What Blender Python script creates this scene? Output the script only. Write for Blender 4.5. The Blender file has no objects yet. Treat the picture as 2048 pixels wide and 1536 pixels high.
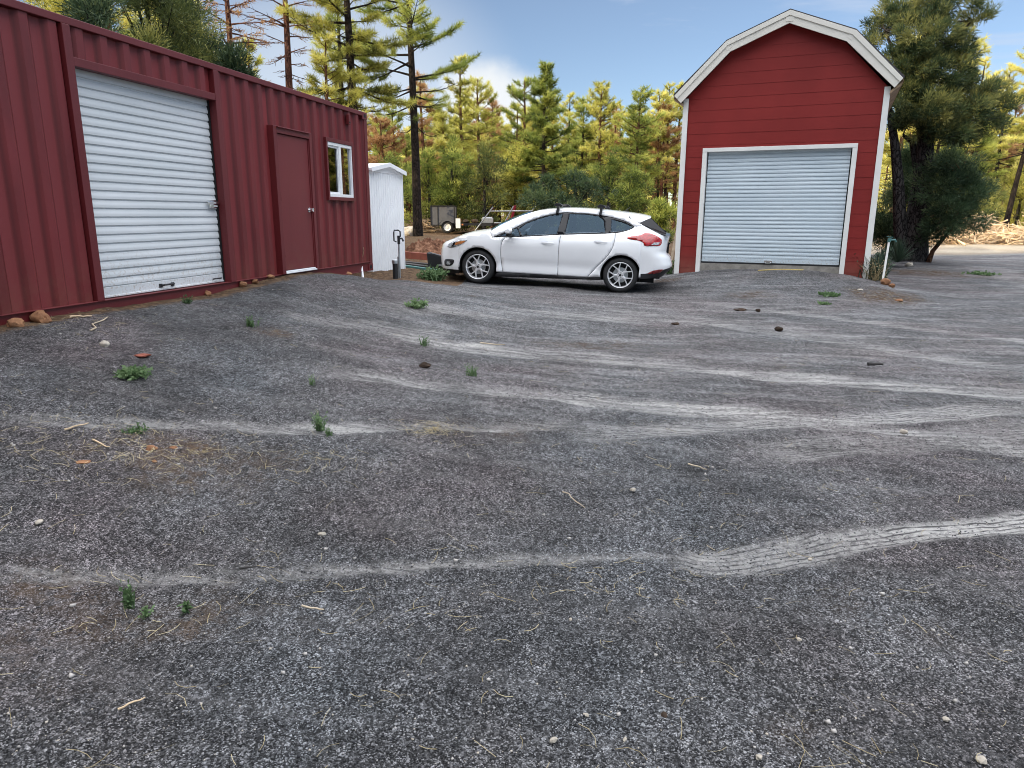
import bpy, bmesh, math, random
import numpy as np
from mathutils import Vector, Matrix, noise, geometry

rnd = random.Random(11)
rng = np.random.default_rng(11)
scene = bpy.context.scene
col = scene.collection
RAD = math.radians

# ------------------------------------------------------------------ camera
F_PX, PITCH, ROLL = 1412.74, RAD(13.454), RAD(0.2317)
cp, sp = math.cos(PITCH), math.sin(PITCH)
fwd = Vector((0, cp, -sp)); up0 = Vector((0, sp, cp)); rt0 = Vector((1, 0, 0))
cr, sr = math.cos(ROLL), math.sin(ROLL)
rt = rt0 * cr + up0 * sr
up = rt0 * -sr + up0 * cr
cam_d = bpy.data.cameras.new('camera')
cam = bpy.data.objects.new('camera', cam_d)
col.objects.link(cam)
cam.matrix_world = Matrix(((rt.x, up.x, -fwd.x, 0), (rt.y, up.y, -fwd.y, 0), (rt.z, up.z, -fwd.z, 0), (0, 0, 0, 1)))
cam_d.sensor_width = 36.0
cam_d.lens = F_PX / 2048 * 36.0
cam_d.clip_start = 0.05
cam_d.clip_end = 3000
scene.camera = cam


def ray(px, py):
    v = rt * ((px - 1024) / F_PX) + up * (-(py - 768) / F_PX) + fwd
    return v / v.y


def at(px, py, depth):
    return ray(px, py) * depth


# ------------------------------------------------------------------ basic helpers
def tag(o, label=None, cat=None, group=None, kind=None):
    if label: o['label'] = label
    if cat: o['category'] = cat
    if group: o['group'] = group
    if kind: o['kind'] = kind
    return o


def empty(name, loc=(0, 0, 0), rz=0.0, label=None, cat=None, group=None, kind=None):
    o = bpy.data.objects.new(name, None)
    o.empty_display_size = 0.2
    col.objects.link(o)
    o.location = loc
    o.rotation_euler = (0, 0, rz)
    return tag(o, label, cat, group, kind)


def link(name, me, parent=None, loc=None, rz=None):
    o = bpy.data.objects.new(name, me)
    col.objects.link(o)
    if parent: o.parent = parent
    if loc is not None: o.location = loc
    if rz is not None: o.rotation_euler = (0, 0, rz)
    return o


def children(o):
    return [c for c in bpy.data.objects if c.parent == o]


def copy_tree(o, parent=None):
    kids = list(o.children)
    c = o.copy(); col.objects.link(c); c.parent = parent
    for k in kids: copy_tree(k, c)
    return c


class MB:
    def __init__(s):
        s.v = []; s.f = []; s.m = []

    def add(s, vs, fs, m=0):
        b = len(s.v)
        s.v += [tuple(v) for v in vs]
        s.f += [tuple(i + b for i in f) for f in fs]
        s.m += [m] * len(fs)
        return s

    def box(s, x0, x1, y0, y1, z0, z1, m=0):
        return s.add([(x0, y0, z0), (x1, y0, z0), (x1, y1, z0), (x0, y1, z0), (x0, y0, z1), (x1, y0, z1), (x1, y1, z1), (x0, y1, z1)],
                     [(0, 3, 2, 1), (4, 5, 6, 7), (0, 1, 5, 4), (1, 2, 6, 5), (2, 3, 7, 6), (3, 0, 4, 7)], m)

    def bar(s, a, b, w, h, upv=(0, 0, 1), m=0):
        a = Vector(a); b = Vector(b); d = (b - a).normalized()
        u = Vector(upv)
        sd = d.cross(u)
        if sd.length < 1e-4: sd = d.cross(Vector((1, 0, 0)))
        sd.normalize(); u = sd.cross(d).normalized()
        vs = []
        for p in (a, b):
            for sx, su in ((-1, -1), (1, -1), (1, 1), (-1, 1)):
                vs.append(p + sd * (sx * w / 2) + u * (su * h / 2))
        return s.add(vs, [(0, 1, 2, 3), (7, 6, 5, 4), (0, 4, 5, 1), (1, 5, 6, 2), (2, 6, 7, 3), (3, 7, 4, 0)], m)

    def tube(s, pts, rad, n=8, m=0, cap=True):
        pts = [Vector(p) for p in pts]
        if not hasattr(rad, '__len__'): rad = [rad] * len(pts)
        d0 = (pts[1] - pts[0]).normalized()
        a = Vector((0, 0, 1)) if abs(d0.z) < 0.9 else Vector((1, 0, 0))
        u = d0.cross(a).normalized()
        vs = []
        for i, p in enumerate(pts):
            d = (pts[min(i + 1, len(pts) - 1)] - pts[max(i - 1, 0)])
            if d.length < 1e-9: d = d0
            d.normalize()
            u = (u - d * u.dot(d))
            if u.length < 1e-6: u = d.cross(Vector((0.3, 0.7, 0.2)))
            u.normalize(); w = d.cross(u)
            for k in range(n):
                t = 2 * math.pi * k / n
                vs.append(p + (u * math.cos(t) + w * math.sin(t)) * rad[i])
        fs = []
        for i in range(len(pts) - 1):
            for k in range(n):
                k2 = (k + 1) % n
                fs.append((i * n + k, i * n + k2, (i + 1) * n + k2, (i + 1) * n + k))
        if cap:
            fs.append(tuple(range(n - 1, -1, -1)))
            L = (len(pts) - 1) * n
            fs.append(tuple(range(L, L + n)))
        return s.add(vs, fs, m)

    def lathe(s, prof, n=32, axis='z', c=(0, 0, 0), m=0, close=False):
        vs = []; N = len(prof)
        for k in range(n):
            t = 2 * math.pi * k / n
            for r, z in prof:
                a, b = r * math.cos(t), r * math.sin(t)
                p = (a, b, z) if axis == 'z' else (a, z, b)
                vs.append((p[0] + c[0], p[1] + c[1], p[2] + c[2]))
        fs = []
        for k in range(n):
            k2 = (k + 1) % n
            for i in range(N if close else N - 1):
                j = (i + 1) % N
                f = (k * N + i, k2 * N + i, k2 * N + j, k * N + j)
                fs.append(f if axis == 'z' else f[::-1])
        return s.add(vs, fs, m)

    def prism(s, poly, a, b, fn, m=0):
        """polygon (2D) pushed from a to b; fn(p, q, t) -> 3D"""
        n = len(poly)
        vs = [fn(p, q, a) for p, q in poly] + [fn(p, q, b) for p, q in poly]
        fs = [tuple(range(n - 1, -1, -1)), tuple(range(n, 2 * n))]
        for i in range(n):
            j = (i + 1) % n
            fs.append((i, j, n + j, n + i))
        return s.add(vs, fs, m)

    def grid(s, P, m=0, flip=False):
        """P[i][j] points"""
        R_, C_ = len(P), len(P[0])
        vs = [p for row in P for p in row]
        fs = []
        for i in range(R_ - 1):
            for j in range(C_ - 1):
                f = (i * C_ + j, i * C_ + j + 1, (i + 1) * C_ + j + 1, (i + 1) * C_ + j)
                fs.append(f[::-1] if flip else f)
        return s.add(vs, fs, m)

    def build(s, name, mats, parent=None, smooth=None, bevel=None, loc=None, rz=None, fixn=True):
        me = bpy.data.meshes.new(name)
        me.from_pydata(s.v, [], s.f)
        if not isinstance(mats, (list, tuple)): mats = [mats]
        for mt in mats: me.materials.append(mt)
        if len(mats) > 1: me.polygons.foreach_set('material_index', s.m)
        if fixn:
            bm = bmesh.new(); bm.from_mesh(me)
            bmesh.ops.recalc_face_normals(bm, faces=bm.faces)
            bm.to_mesh(me); bm.free()
        me.update()
        if smooth is not None:
            me.shade_smooth()
            if smooth < 180:
                me.set_sharp_from_angle(angle=RAD(smooth))
        o = link(name, me, parent, loc, rz)
        if bevel:
            b = o.modifiers.new('bevel', 'BEVEL'); b.width = bevel; b.segments = 2; b.limit_method = 'ANGLE'; b.angle_limit = RAD(40)
        return o


def np_mesh(name, V, F, mats, attrs=None, smooth=False):
    """fast triangle/quad mesh from arrays"""
    V = np.asarray(V, np.float32); F = np.asarray(F, np.int32)
    me = bpy.data.meshes.new(name)
    n, k = F.shape
    me.vertices.add(len(V)); me.vertices.foreach_set('co', V.ravel())
    me.loops.add(n * k); me.loops.foreach_set('vertex_index', F.ravel())
    me.polygons.add(n)
    me.polygons.foreach_set('loop_start', np.arange(0, n * k, k, dtype=np.int32))
    me.polygons.foreach_set('loop_total', np.full(n, k, np.int32))
    if smooth: me.polygons.foreach_set('use_smooth', np.ones(n, bool))
    for a, vals in (attrs or {}).items():
        at_ = me.attributes.new(a, 'FLOAT', 'POINT')
        at_.data.foreach_set('value', np.asarray(vals, np.float32))
    me.update(calc_edges=True)
    me.validate()
    if not isinstance(mats, (list, tuple)): mats = [mats]
    for m in mats: me.materials.append(m)
    return me


# ------------------------------------------------------------------ materials
class NT:
    def __init__(s, name):
        s.mat = bpy.data.materials.new(name); s.mat.use_nodes = True
        s.nt = s.mat.node_tree
        for n in list(s.nt.nodes): s.nt.nodes.remove(n)
        s.out = s.n('ShaderNodeOutputMaterial')

    def n(s, t, **kw):
        nd = s.nt.nodes.new(t)
        for k, v in kw.items(): setattr(nd, k, v)
        return nd

    def L(s, a, b):
        s.nt.links.new(a, b)

    def setv(s, sock, v):
        if hasattr(v, 'links') or isinstance(v, bpy.types.NodeSocket): s.L(v, sock)
        else:
            if sock.type == 'RGBA' and len(v) == 3: v = (*v, 1)
            sock.default_value = v

    def noise(s, scale, detail=4, rough=0.55, vec=None, dist=0.0):
        nd = s.n('ShaderNodeTexNoise'); nd.inputs['Scale'].default_value = scale
        nd.inputs['Detail'].default_value = detail; nd.inputs['Roughness'].default_value = rough
        nd.inputs['Distortion'].default_value = dist
        if vec is not None: s.L(vec, nd.inputs['Vector'])
        return nd.outputs['Fac']

    def vor(s, scale, feature='F1', out='Color', vec=None, rand=1.0):
        nd = s.n('ShaderNodeTexVoronoi'); nd.feature = feature
        nd.inputs['Scale'].default_value = scale; nd.inputs['Randomness'].default_value = rand
        if vec is not None: s.L(vec, nd.inputs['Vector'])
        return nd.outputs[out]

    def coord(s, which='Object'):
        return s.n('ShaderNodeTexCoord').outputs[which]

    def pos(s):
        return s.n('ShaderNodeNewGeometry').outputs['Position']

    def attr(s, name):
        a = s.n('ShaderNodeAttribute'); a.attribute_name = name
        return a.outputs['Fac']

    def scalev(s, vec, xyz):
        m = s.n('ShaderNodeVectorMath', operation='MULTIPLY'); s.L(vec, m.inputs[0]); m.inputs[1].default_value = xyz
        return m.outputs[0]

    def mix(s, f, a, b, blend='MIX'):
        m = s.n('ShaderNodeMix', data_type='RGBA', blend_type=blend)
        s.setv(m.inputs['Factor'], f); s.setv(m.inputs['A'], a) if False else None
        ins = [i for i in m.inputs if i.type == 'RGBA']
        s.setv(ins[0], a); s.setv(ins[1], b)
        return [o for o in m.outputs if o.type == 'RGBA'][0]

    def math(s, op, a, b=0.0, c=None, clamp=False):
        m = s.n('ShaderNodeMath', operation=op); m.use_clamp = clamp
        s.setv(m.inputs[0], a); s.setv(m.inputs[1], b)
        if c is not None: s.setv(m.inputs[2], c)
        return m.outputs[0]

    def ramp(s, f, stops, interp='LINEAR'):
        r = s.n('ShaderNodeValToRGB'); r.color_ramp.interpolation = interp
        els = r.color_ramp.elements
        while len(els) < len(stops): els.new(0.5)
        for e, (p, c) in zip(els, stops):
            e.position = p
            e.color = (c, c, c, 1) if not hasattr(c, '__len__') else (*c, 1)
        s.L(f, r.inputs[0])
        return r.outputs['Color']

    def sstep(s, x, a, b):
        m = s.n('ShaderNodeMapRange'); m.interpolation_type = 'SMOOTHSTEP'
        s.setv(m.inputs[0], x); m.inputs[1].default_value = a; m.inputs[2].default_value = b
        return m.outputs[0]

    def bump(s, h, strength=0.3, dist=0.01, normal=None):
        b = s.n('ShaderNodeBump'); b.inputs['Strength'].default_value = strength; b.inputs['Distance'].default_value = dist
        s.L(h, b.inputs['Height'])
        if normal is not None: s.L(normal, b.inputs['Normal'])
        return b.outputs[0]

    def sep(s, vec):
        x = s.n('ShaderNodeSeparateXYZ'); s.L(vec, x.inputs[0]); return x.outputs

    def principled(s, color, rough=0.6, metal=0.0, normal=None, spec=0.5, coat=0.0, **kw):
        p = s.n('ShaderNodeBsdfPrincipled')
        s.setv(p.inputs['Base Color'], color); s.setv(p.inputs['Roughness'], rough); s.setv(p.inputs['Metallic'], metal)
        p.inputs['Specular IOR Level'].default_value = spec
        p.inputs['Coat Weight'].default_value = coat
        p.inputs['Coat Roughness'].default_value = 0.04
        if normal is not None: s.L(normal, p.inputs['Normal'])
        for k, v in kw.items(): s.setv(p.inputs[k], v)
        s.L(p.outputs[0], s.out.inputs[0])
        return p


def plain(name, c, rough=0.6, metal=0.0, var=0.15, scale=6.0, spec=0.5, coat=0.0, bump=0.0, bscale=80.0):
    t = NT(name)
    v = t.noise(scale, 5, 0.6, t.coord())
    lo = tuple(x * (1 - var) for x in c); hi = tuple(min(1, x * (1 + var)) for x in c)
    cc = t.ramp(v, [(0.3, lo), (0.7, hi)])
    nm = t.bump(t.noise(bscale, 3, 0.6, t.coord()), bump, 0.004) if bump else None
    t.principled(cc, rough, metal, nm, spec, coat)
    return t.mat


def painted_steel(name, c, fade_light, dirt=True, ribs=False):
    t = NT(name); o = t.coord()
    big = t.noise(0.9, 6, 0.65, t.scalev(o, (1, 1, 0.35)))
    cc = t.mix(t.sstep(big, 0.35, 0.75), c, fade_light)
    if ribs:                                                   # sky-lit contrast put into the paint: flats and edges lighter, valleys darker
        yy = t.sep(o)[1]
        cc = t.mix(t.math('MULTIPLY', t.sstep(yy, -0.050, -0.016), 0.75), tuple(x * 0.80 for x in c), t.mix(t.sstep(t.noise(2.0, 4, 0.6, t.scalev(o, (1, 1, 0.4))), 0.3, 0.7), cc, tuple(x * 1.25 for x in fade_light)))
        edge_light = t.n('ShaderNodeNewGeometry').outputs['Pointiness']
        cc = t.mix(t.math('MULTIPLY', t.sstep(edge_light, 0.505, 0.56), 0.6), cc, tuple(min(1, x * 2.1 + 0.02) for x in fade_light))
    streak = t.noise(7.0, 4, 0.6, t.scalev(o, (3.0, 3.0, 0.12)))
    cc = t.mix(t.math('MULTIPLY', t.sstep(streak, 0.55, 0.8), 0.35), cc, tuple(x * 0.55 for x in c))
    spk = t.noise(260, 2, 0.7, o)
    cc = t.mix(t.math('MULTIPLY', t.sstep(spk, 0.5, 0.75), 0.45), cc, tuple(min(1, x * 1.7 + 0.012) for x in fade_light))
    if dirt:
        z = t.sep(o)[2]
        dz = t.math('MULTIPLY', t.sstep(z, 0.75, 0.0), t.sstep(t.noise(5, 5, 0.7, o), 0.30, 0.75))
        cc = t.mix(t.math('MULTIPLY', dz, 0.35), cc, (0.17, 0.085, 0.05))
    b = t.bump(t.noise(170, 3, 0.6, o), 0.22, 0.004)
    t.principled(cc, 0.52, 0.0, b, 0.45)
    return t.mat


M = {}
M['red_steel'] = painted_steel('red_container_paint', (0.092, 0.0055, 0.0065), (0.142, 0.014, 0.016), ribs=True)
M['red_frame'] = painted_steel('red_frame_paint', (0.098, 0.008, 0.010), (0.135, 0.017, 0.019), dirt=False)
M['red_door'] = painted_steel('red_door_paint', (0.120, 0.013, 0.015), (0.150, 0.020, 0.022))


def siding_mat():
    t = NT('red_barn_siding'); o = t.coord()
    g = t.noise(9, 6, 0.65, t.scalev(o, (1.0, 1, 9.0)))
    big = t.noise(0.8, 4, 0.6, o)
    cc = t.mix(t.sstep(big, 0.3, 0.75), (0.190, 0.012, 0.010), (0.240, 0.018, 0.015))
    cc = t.mix(t.math('MULTIPLY', t.sstep(g, 0.52, 0.75), 0.25), cc, (0.16, 0.018, 0.017))
    z = t.sep(o)[2]
    dz = t.math('MULTIPLY', t.sstep(z, 0.55, 0.0), t.noise(6, 5, 0.7, o))
    cc = t.mix(t.math('MULTIPLY', dz, 0.60), cc, (0.22, 0.13, 0.09))
    b = t.bump(g, 0.25, 0.006)
    t.principled(cc, 0.6, 0, b, 0.35)
    return t.mat


M['siding'] = siding_mat()


def curtain_mat(name, c, c2):
    t = NT(name); o = t.coord()
    big = t.noise(1.3, 5, 0.6, t.scalev(o, (0.5, 1, 2.5)))
    cc = t.mix(t.sstep(big, 0.3, 0.75), c, c2)
    z = t.sep(o)[2]
    spots = t.sstep(t.noise(38, 4, 0.7, o), 0.50, 0.70)
    low = t.sstep(z, 0.75, 0.12)
    cc = t.mix(t.math('MULTIPLY', t.math('MULTIPLY', spots, low), 0.75), cc, (0.34, 0.25, 0.17))
    drip = t.sstep(t.noise(4, 4, 0.6, t.scalev(o, (9, 9, 0.25))), 0.55, 0.85)
    cc = t.mix(t.math('MULTIPLY', drip, 0.20), cc, (0.42, 0.43, 0.42))
    t.principled(cc, 0.38, 0.0, None, 0.5)
    return t.mat


M['curtain'] = curtain_mat('white_rollup_steel', (0.54, 0.57, 0.58), (0.64, 0.66, 0.67))
M['curtain_barn'] = curtain_mat('pale_blue_rollup_steel', (0.50, 0.58, 0.63), (0.58, 0.65, 0.69))
M['white_trim'] = plain('white_trim_paint', (0.78, 0.77, 0.73), 0.55, 0, 0.07, 3, bump=0.15, bscale=40)
M['cream_trim'] = plain('cream_fascia_paint', (0.74, 0.71, 0.63), 0.6, 0, 0.05, 2.5, bump=0.2, bscale=40)
M['vinyl'] = plain('white_vinyl', (0.80, 0.81, 0.82), 0.35, 0, 0.04)
M['chrome'] = plain('polished_steel', (0.75, 0.75, 0.76), 0.16, 1.0, 0.04)
M['galv'] = plain('galvanised_steel', (0.52, 0.54, 0.56), 0.38, 0.85, 0.15, 14)
M['darkhole'] = plain('dark_void', (0.008, 0.008, 0.009), 0.9, 0, 0.2)
M['black_plastic'] = plain('black_plastic', (0.016, 0.016, 0.018), 0.45, 0, 0.3)
M['rubber'] = plain('tyre_rubber', (0.022, 0.022, 0.023), 0.78, 0, 0.35, 10, bump=0.3, bscale=120)
M['alloy'] = plain('silver_alloy', (0.80, 0.80, 0.81), 0.32, 0.45, 0.04)
M['carpaint'] = plain('white_car_paint', (0.86, 0.87, 0.88), 0.22, 0, 0.02, 2, coat=0.8)
M['gloss_black'] = plain('gloss_black_trim', (0.008, 0.008, 0.010), 0.22, 0, 0.1, spec=0.3)
M['seat'] = plain('grey_seat_cloth', (0.11, 0.11, 0.12), 0.85, 0, 0.25, 20)
M['headlining'] = plain('pale_headlining', (0.35, 0.34, 0.32), 0.9)
M['shingle'] = plain('dark_shingles', (0.055, 0.05, 0.05), 0.9, 0, 0.5, 12, bump=0.6, bscale=30)
M['concrete'] = plain('grey_concrete', (0.26, 0.24, 0.21), 0.9, 0, 0.3, 9, bump=0.4, bscale=40)
M['shed_white'] = plain('white_shed_steel', (0.80, 0.82, 0.84), 0.42, 0, 0.05, 2.5)
M['wood'] = plain('weathered_wood', (0.30, 0.21, 0.13), 0.85, 0, 0.4, 9, bump=0.4, bscale=30)
M['darkwood'] = plain('dark_wet_wood', (0.035, 0.032, 0.03), 0.8, 0, 0.4, 9, bump=0.4, bscale=30)
M['rust'] = plain('rusty_red_primer', (0.22, 0.060, 0.035), 0.75, 0, 0.35, 5, bump=0.3, bscale=30)
M['redpaint'] = plain('red_machine_paint', (0.30, 0.02, 0.035), 0.4, 0, 0.25, 5)
M['teal'] = plain('teal_cast_iron', (0.06, 0.16, 0.15), 0.55, 0, 0.3, 9)
M['rope'] = plain('yellow_rope', (0.62, 0.47, 0.16), 0.8, 0, 0.2, 30)
M['orange_cord'] = plain('orange_cord', (0.55, 0.22, 0.05), 0.7, 0, 0.2, 30)
M['stick'] = plain('bleached_sticks', (0.60, 0.45, 0.29), 0.9, 0, 0.5, 3.0)
M['palewood'] = plain('split_pale_wood', (0.44, 0.36, 0.26), 0.85, 0, 0.3, 8)


def rock_mat(name, a, b):
    t = NT(name); o = t.coord()
    n1 = t.noise(9, 6, 0.65, o)
    cc = t.ramp(n1, [(0.3, a), (0.7, b)])
    t.principled(cc, 0.9, 0, t.bump(t.noise(40, 5, 0.7, o), 0.5, 0.02), 0.2)
    return t.mat


M['sandstone'] = rock_mat('orange_sandstone', (0.14, 0.065, 0.035), (0.34, 0.175, 0.09))
M['paleston'] = rock_mat('pale_limestone', (0.26, 0.23, 0.19), (0.50, 0.45, 0.38))
M['darkclod'] = rock_mat('dark_clod', (0.02, 0.015, 0.012), (0.07, 0.045, 0.03))


def bark_mat(name, a, b, scale=15):
    t = NT(name); o = t.coord()
    wv = t.n('ShaderNodeVectorMath', operation='ADD'); t.L(t.scalev(o, (1, 1, 0.30)), wv.inputs[0])
    nv = t.n('ShaderNodeTexNoise'); nv.inputs['Scale'].default_value = 7; nv.inputs['Detail'].default_value = 4; t.L(o, nv.inputs['Vector'])
    t.L(t.scalev(nv.outputs['Color'], (0.16, 0.16, 0.10)), wv.inputs[1])
    v = t.vor(scale, 'DISTANCE_TO_EDGE', 'Distance', wv.outputs[0])
    n1 = t.noise(14, 5, 0.7, o)
    f = t.math('MULTIPLY', t.sstep(v, 0.0, 0.16), t.math('ADD', n1, 0.25), clamp=True)
    cc = t.mix(f, a, b)
    t.principled(cc, 0.92, 0, t.bump(t.math('ADD', t.sstep(v, 0, 0.2), t.math('MULTIPLY', n1, 0.4)), 0.9, 0.03), 0.15)
    return t.mat


M['bark_dark'] = bark_mat('dark_pine_bark', (0.010, 0.008, 0.007), (0.050, 0.038, 0.034))
M['bark_orange'] = bark_mat('orange_pine_bark', (0.05, 0.026, 0.016), (0.20, 0.105, 0.06))
M['bark_dead'] = bark_mat('dead_pine_bark', (0.05, 0.022, 0.020), (0.21, 0.095, 0.065))
M['bark_grey'] = bark_mat('grey_juniper_bark', (0.012, 0.011, 0.011), (0.085, 0.078, 0.075), 13)


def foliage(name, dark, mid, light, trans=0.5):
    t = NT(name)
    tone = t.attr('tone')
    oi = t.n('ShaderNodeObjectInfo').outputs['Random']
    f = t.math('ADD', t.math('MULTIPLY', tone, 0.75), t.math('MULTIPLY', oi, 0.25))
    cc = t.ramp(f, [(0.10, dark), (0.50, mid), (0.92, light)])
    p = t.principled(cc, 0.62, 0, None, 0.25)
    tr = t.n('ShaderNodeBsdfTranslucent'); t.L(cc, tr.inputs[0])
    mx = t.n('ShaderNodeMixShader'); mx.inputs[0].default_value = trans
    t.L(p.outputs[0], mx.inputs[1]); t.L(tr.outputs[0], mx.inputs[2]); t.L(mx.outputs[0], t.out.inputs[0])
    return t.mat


M['f_green'] = foliage('pine_needles_green', (0.040, 0.066, 0.018), (0.23, 0.28, 0.06), (0.62, 0.62, 0.16))
M['f_gold'] = foliage('pine_needles_golden', (0.10, 0.115, 0.026), (0.52, 0.50, 0.11), (0.92, 0.84, 0.30))
M['f_rust'] = foliage('pine_needles_rust', (0.20, 0.10, 0.045), (0.42, 0.24, 0.11), (0.60, 0.40, 0.20))
M['f_juniper'] = foliage('juniper_sprays', (0.014, 0.030, 0.016), (0.058, 0.098, 0.046), (0.15, 0.19, 0.08), 0.25)
M['f_pinyon'] = foliage('pinyon_needles', (0.030, 0.048, 0.020), (0.15, 0.18, 0.055), (0.46, 0.43, 0.12), 0.3)
M['f_ever'] = foliage('shaggy_evergreen', (0.008, 0.019, 0.011), (0.046, 0.076, 0.034), (0.24, 0.24, 0.08), 0.35)
M['f_weed'] = foliage('weed_leaves', (0.06, 0.105, 0.045), (0.12, 0.20, 0.085), (0.25, 0.34, 0.17), 0.4)
M['f_dry'] = foliage('dry_grass', (0.20, 0.15, 0.08), (0.38, 0.31, 0.17), (0.60, 0.52, 0.33), 0.3)
M['f_yucca'] = foliage('yucca_blades', (0.025, 0.045, 0.03), (0.05, 0.085, 0.055), (0.10, 0.14, 0.09), 0.2)


def glass_mat(name, tint=(0.5, 0.55, 0.58), base=0.10, refl=(0.95, 0.97, 1.0)):
    t = NT(name)
    tr = t.n('ShaderNodeBsdfTransparent'); tr.inputs[0].default_value = (*tint, 1)
    gl = t.n('ShaderNodeBsdfGlossy'); gl.inputs['Roughness'].default_value = 0.015; gl.inputs[0].default_value = (*refl, 1)
    fr = t.n('ShaderNodeFresnel'); fr.inputs[0].default_value = 1.5
    fac = t.math('ADD', fr.outputs[0], base, clamp=True)
    mx = t.n('ShaderNodeMixShader'); t.L(fac, mx.inputs[0]); t.L(tr.outputs[0], mx.inputs[1]); t.L(gl.outputs[0], mx.inputs[2])
    t.L(mx.outputs[0], t.out.inputs[0])
    return t.mat


M['car_glass'] = glass_mat('tinted_car_glass', (0.46, 0.55, 0.60), 0.0, (0.50, 0.72, 0.95))  # reflections tinted blue to stand in for reflected sky
M['win_glass'] = glass_mat('window_glass', (0.45, 0.47, 0.48), 0.35)


def lens_mat(name, c, rough=0.12, spread=0.5):
    t = NT(name); o = t.coord()
    v = t.noise(25, 2, 0.5, t.scalev(o, (1, 1, 2)))
    cc = t.ramp(v, [(0.35, tuple(x * (1 - spread) for x in c)), (0.65, c)])
    t.principled(cc, rough, 0, None, 0.6, 0.7)
    return t.mat


M['tail_red'] = lens_mat('red_tail_lens', (0.48, 0.012, 0.012))
M['dark_red'] = lens_mat('dark_red_reflector', (0.20, 0.006, 0.008))
M['amber'] = lens_mat('amber_lens', (0.65, 0.24, 0.08))
M['clear_lens'] = lens_mat('clear_lens', (0.55, 0.58, 0.60), 0.1, 0.75)
M['mirror'] = plain('mirror_glass', (0.8, 0.8, 0.8), 0.02, 1.0, 0.01)

# ------------------------------------------------------------------ main frames of the place
CONT = Vector((-2.44430331, 12.50316828, -0.94587567)); CA = RAD(13.3728)
cdir = Vector((math.sin(CA), math.cos(CA), 0)); cnor = Vector((math.cos(CA), -math.sin(CA), 0))
BARN = Vector((3.46160475, 15.16771366, -1.15721373)); BA = RAD(-24.1288)
bdir = Vector((math.cos(BA), math.sin(BA), 0)); bback = Vector((-math.sin(BA), math.cos(BA), 0))


def cpos(u, z=0.0, out=0.0):
    return CONT - cdir * u + cnor * out + Vector((0, 0, z))


def bpos(x, y=0.0, z=0.0):
    return BARN + bdir * x + bback * y + Vector((0, 0, z))


CAR_O = Vector((-0.49420872, 14.22928876, -1.26074135))
CAR_D = Vector((0.98025582, -0.19372677, -0.03960397))
CAR_U = Vector((0.0388525, -0.00767837, 0.99921546))
CAR_Y = CAR_U.cross(CAR_D)          # points away from the camera

# ------------------------------------------------------------------ terrain height
ctl = [(0, 0, -1.55), (-2, 0.5, -1.53), (2, 0.5, -1.55), (0, 2, -1.55), (-2, 2.5, -1.47), (2.5, 2.5, -1.55), (0, -6, -1.5), (-6, -6, -1.2), (8, -6, -1.6), (-8, 0, -1.0),
       (0, 5, -1.50), (3, 5, -1.54), (6, 5, -1.56), (0, 8, -1.40), (3, 8, -1.47), (6, 8, -1.50), (10, 8, -1.52), (-2, 5.5, -1.22), (-1.6, 8.2, -1.20),
       (-5.2, 0.6, -0.95), (-4.7, 3, -0.92), (-4.089, 5.584, -0.893), (-3.89, 6.42, -0.872), (-3.486, 8.121, -0.905), (-3.208, 9.291, -0.82), (-2.896, 10.602, -0.843),
       (-2.75, 11.3, -0.93), (-2.60, 11.9, -1.06), (-2.3, 12.8, -1.14), (-1.75, 11.2, -1.06), (-0.9, 11.5, -1.16),
       (-6, 12, -1.0), (-7, 8, -0.95), (-8, 4, -0.95), (-2.6, 13.3, -1.03), (-2.2, 14.7, -1.07), (-1.9, 12.4, -1.10), (-3.5, 15.5, -1.02),
       (-0.67, 13.35, -1.262), (1.927, 12.833, -1.367), (-0.32, 15.11, -1.262), (2.276, 14.60, -1.367), (0.8, 13.7, -1.31), (-1.6, 14.4, -1.16), (0.3, 16.5, -1.22),
       (3.46, 15.0, -1.19), (4.3, 14.6, -1.08), (5.1, 14.2, -1.06), (5.9, 13.85, -1.06), (6.8, 13.5, -1.155), (3.0, 12.6, -1.36), (4.6, 12.6, -1.30), (6.4, 12.0, -1.36),
       (4, 11, -1.42), (7.4, 13.8, -1.31), (8.5, 15, -1.33), (9.5, 13, -1.40), (12, 15, -1.36), (10.7, 18.3, -1.20), (10.9, 19.6, -1.14), (5.5, 18, -1.15), (7.5, 20, -1.12),
       (15, 25, -1.29), (14, 21, -1.30), (18.5, 28, -1.13), (24, 30, -1.1), (20, 18, -1.35), (20, 8, -1.5),
       (-4.24, 32, -0.95), (-3.2, 36, -0.86), (-3, 20, -1.0), (0, 22, -1.05), (4, 26, -1.05), (-8, 22, -0.95), (-14, 14, -0.95), (-14, 4, -0.9), (0, 45, -0.85), (15, 45, -0.9), (-20, 40, -0.8),
       (-14, -10, -0.9), (30, 45, -0.95), (30, 0, -1.5), (30, 20, -1.3), (-30, 0, -0.8), (-30, 25, -0.8), (0, 70, -0.8), (35, 70, -0.8), (-35, 70, -0.8)]
CT = np.array(ctl, float)
CT[:, 2] += 0.0


def _phi(r2):
    return np.where(r2 > 1e-12, 0.5 * r2 * np.log(np.maximum(r2, 1e-12)), 0.0)


_S = 0.1
_A = CT[:, :2] * _S
_n = len(_A)
_K = _phi(((_A[:, None] - _A[None]) ** 2).sum(-1)) + np.eye(_n) * 2e-4
_P = np.c_[np.ones(_n), _A]
_sol = np.linalg.solve(np.block([[_K, _P], [_P.T, np.zeros((3, 3))]]), np.r_[CT[:, 2], 0, 0, 0])
_w, _c = _sol[:_n], _sol[_n:]


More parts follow.
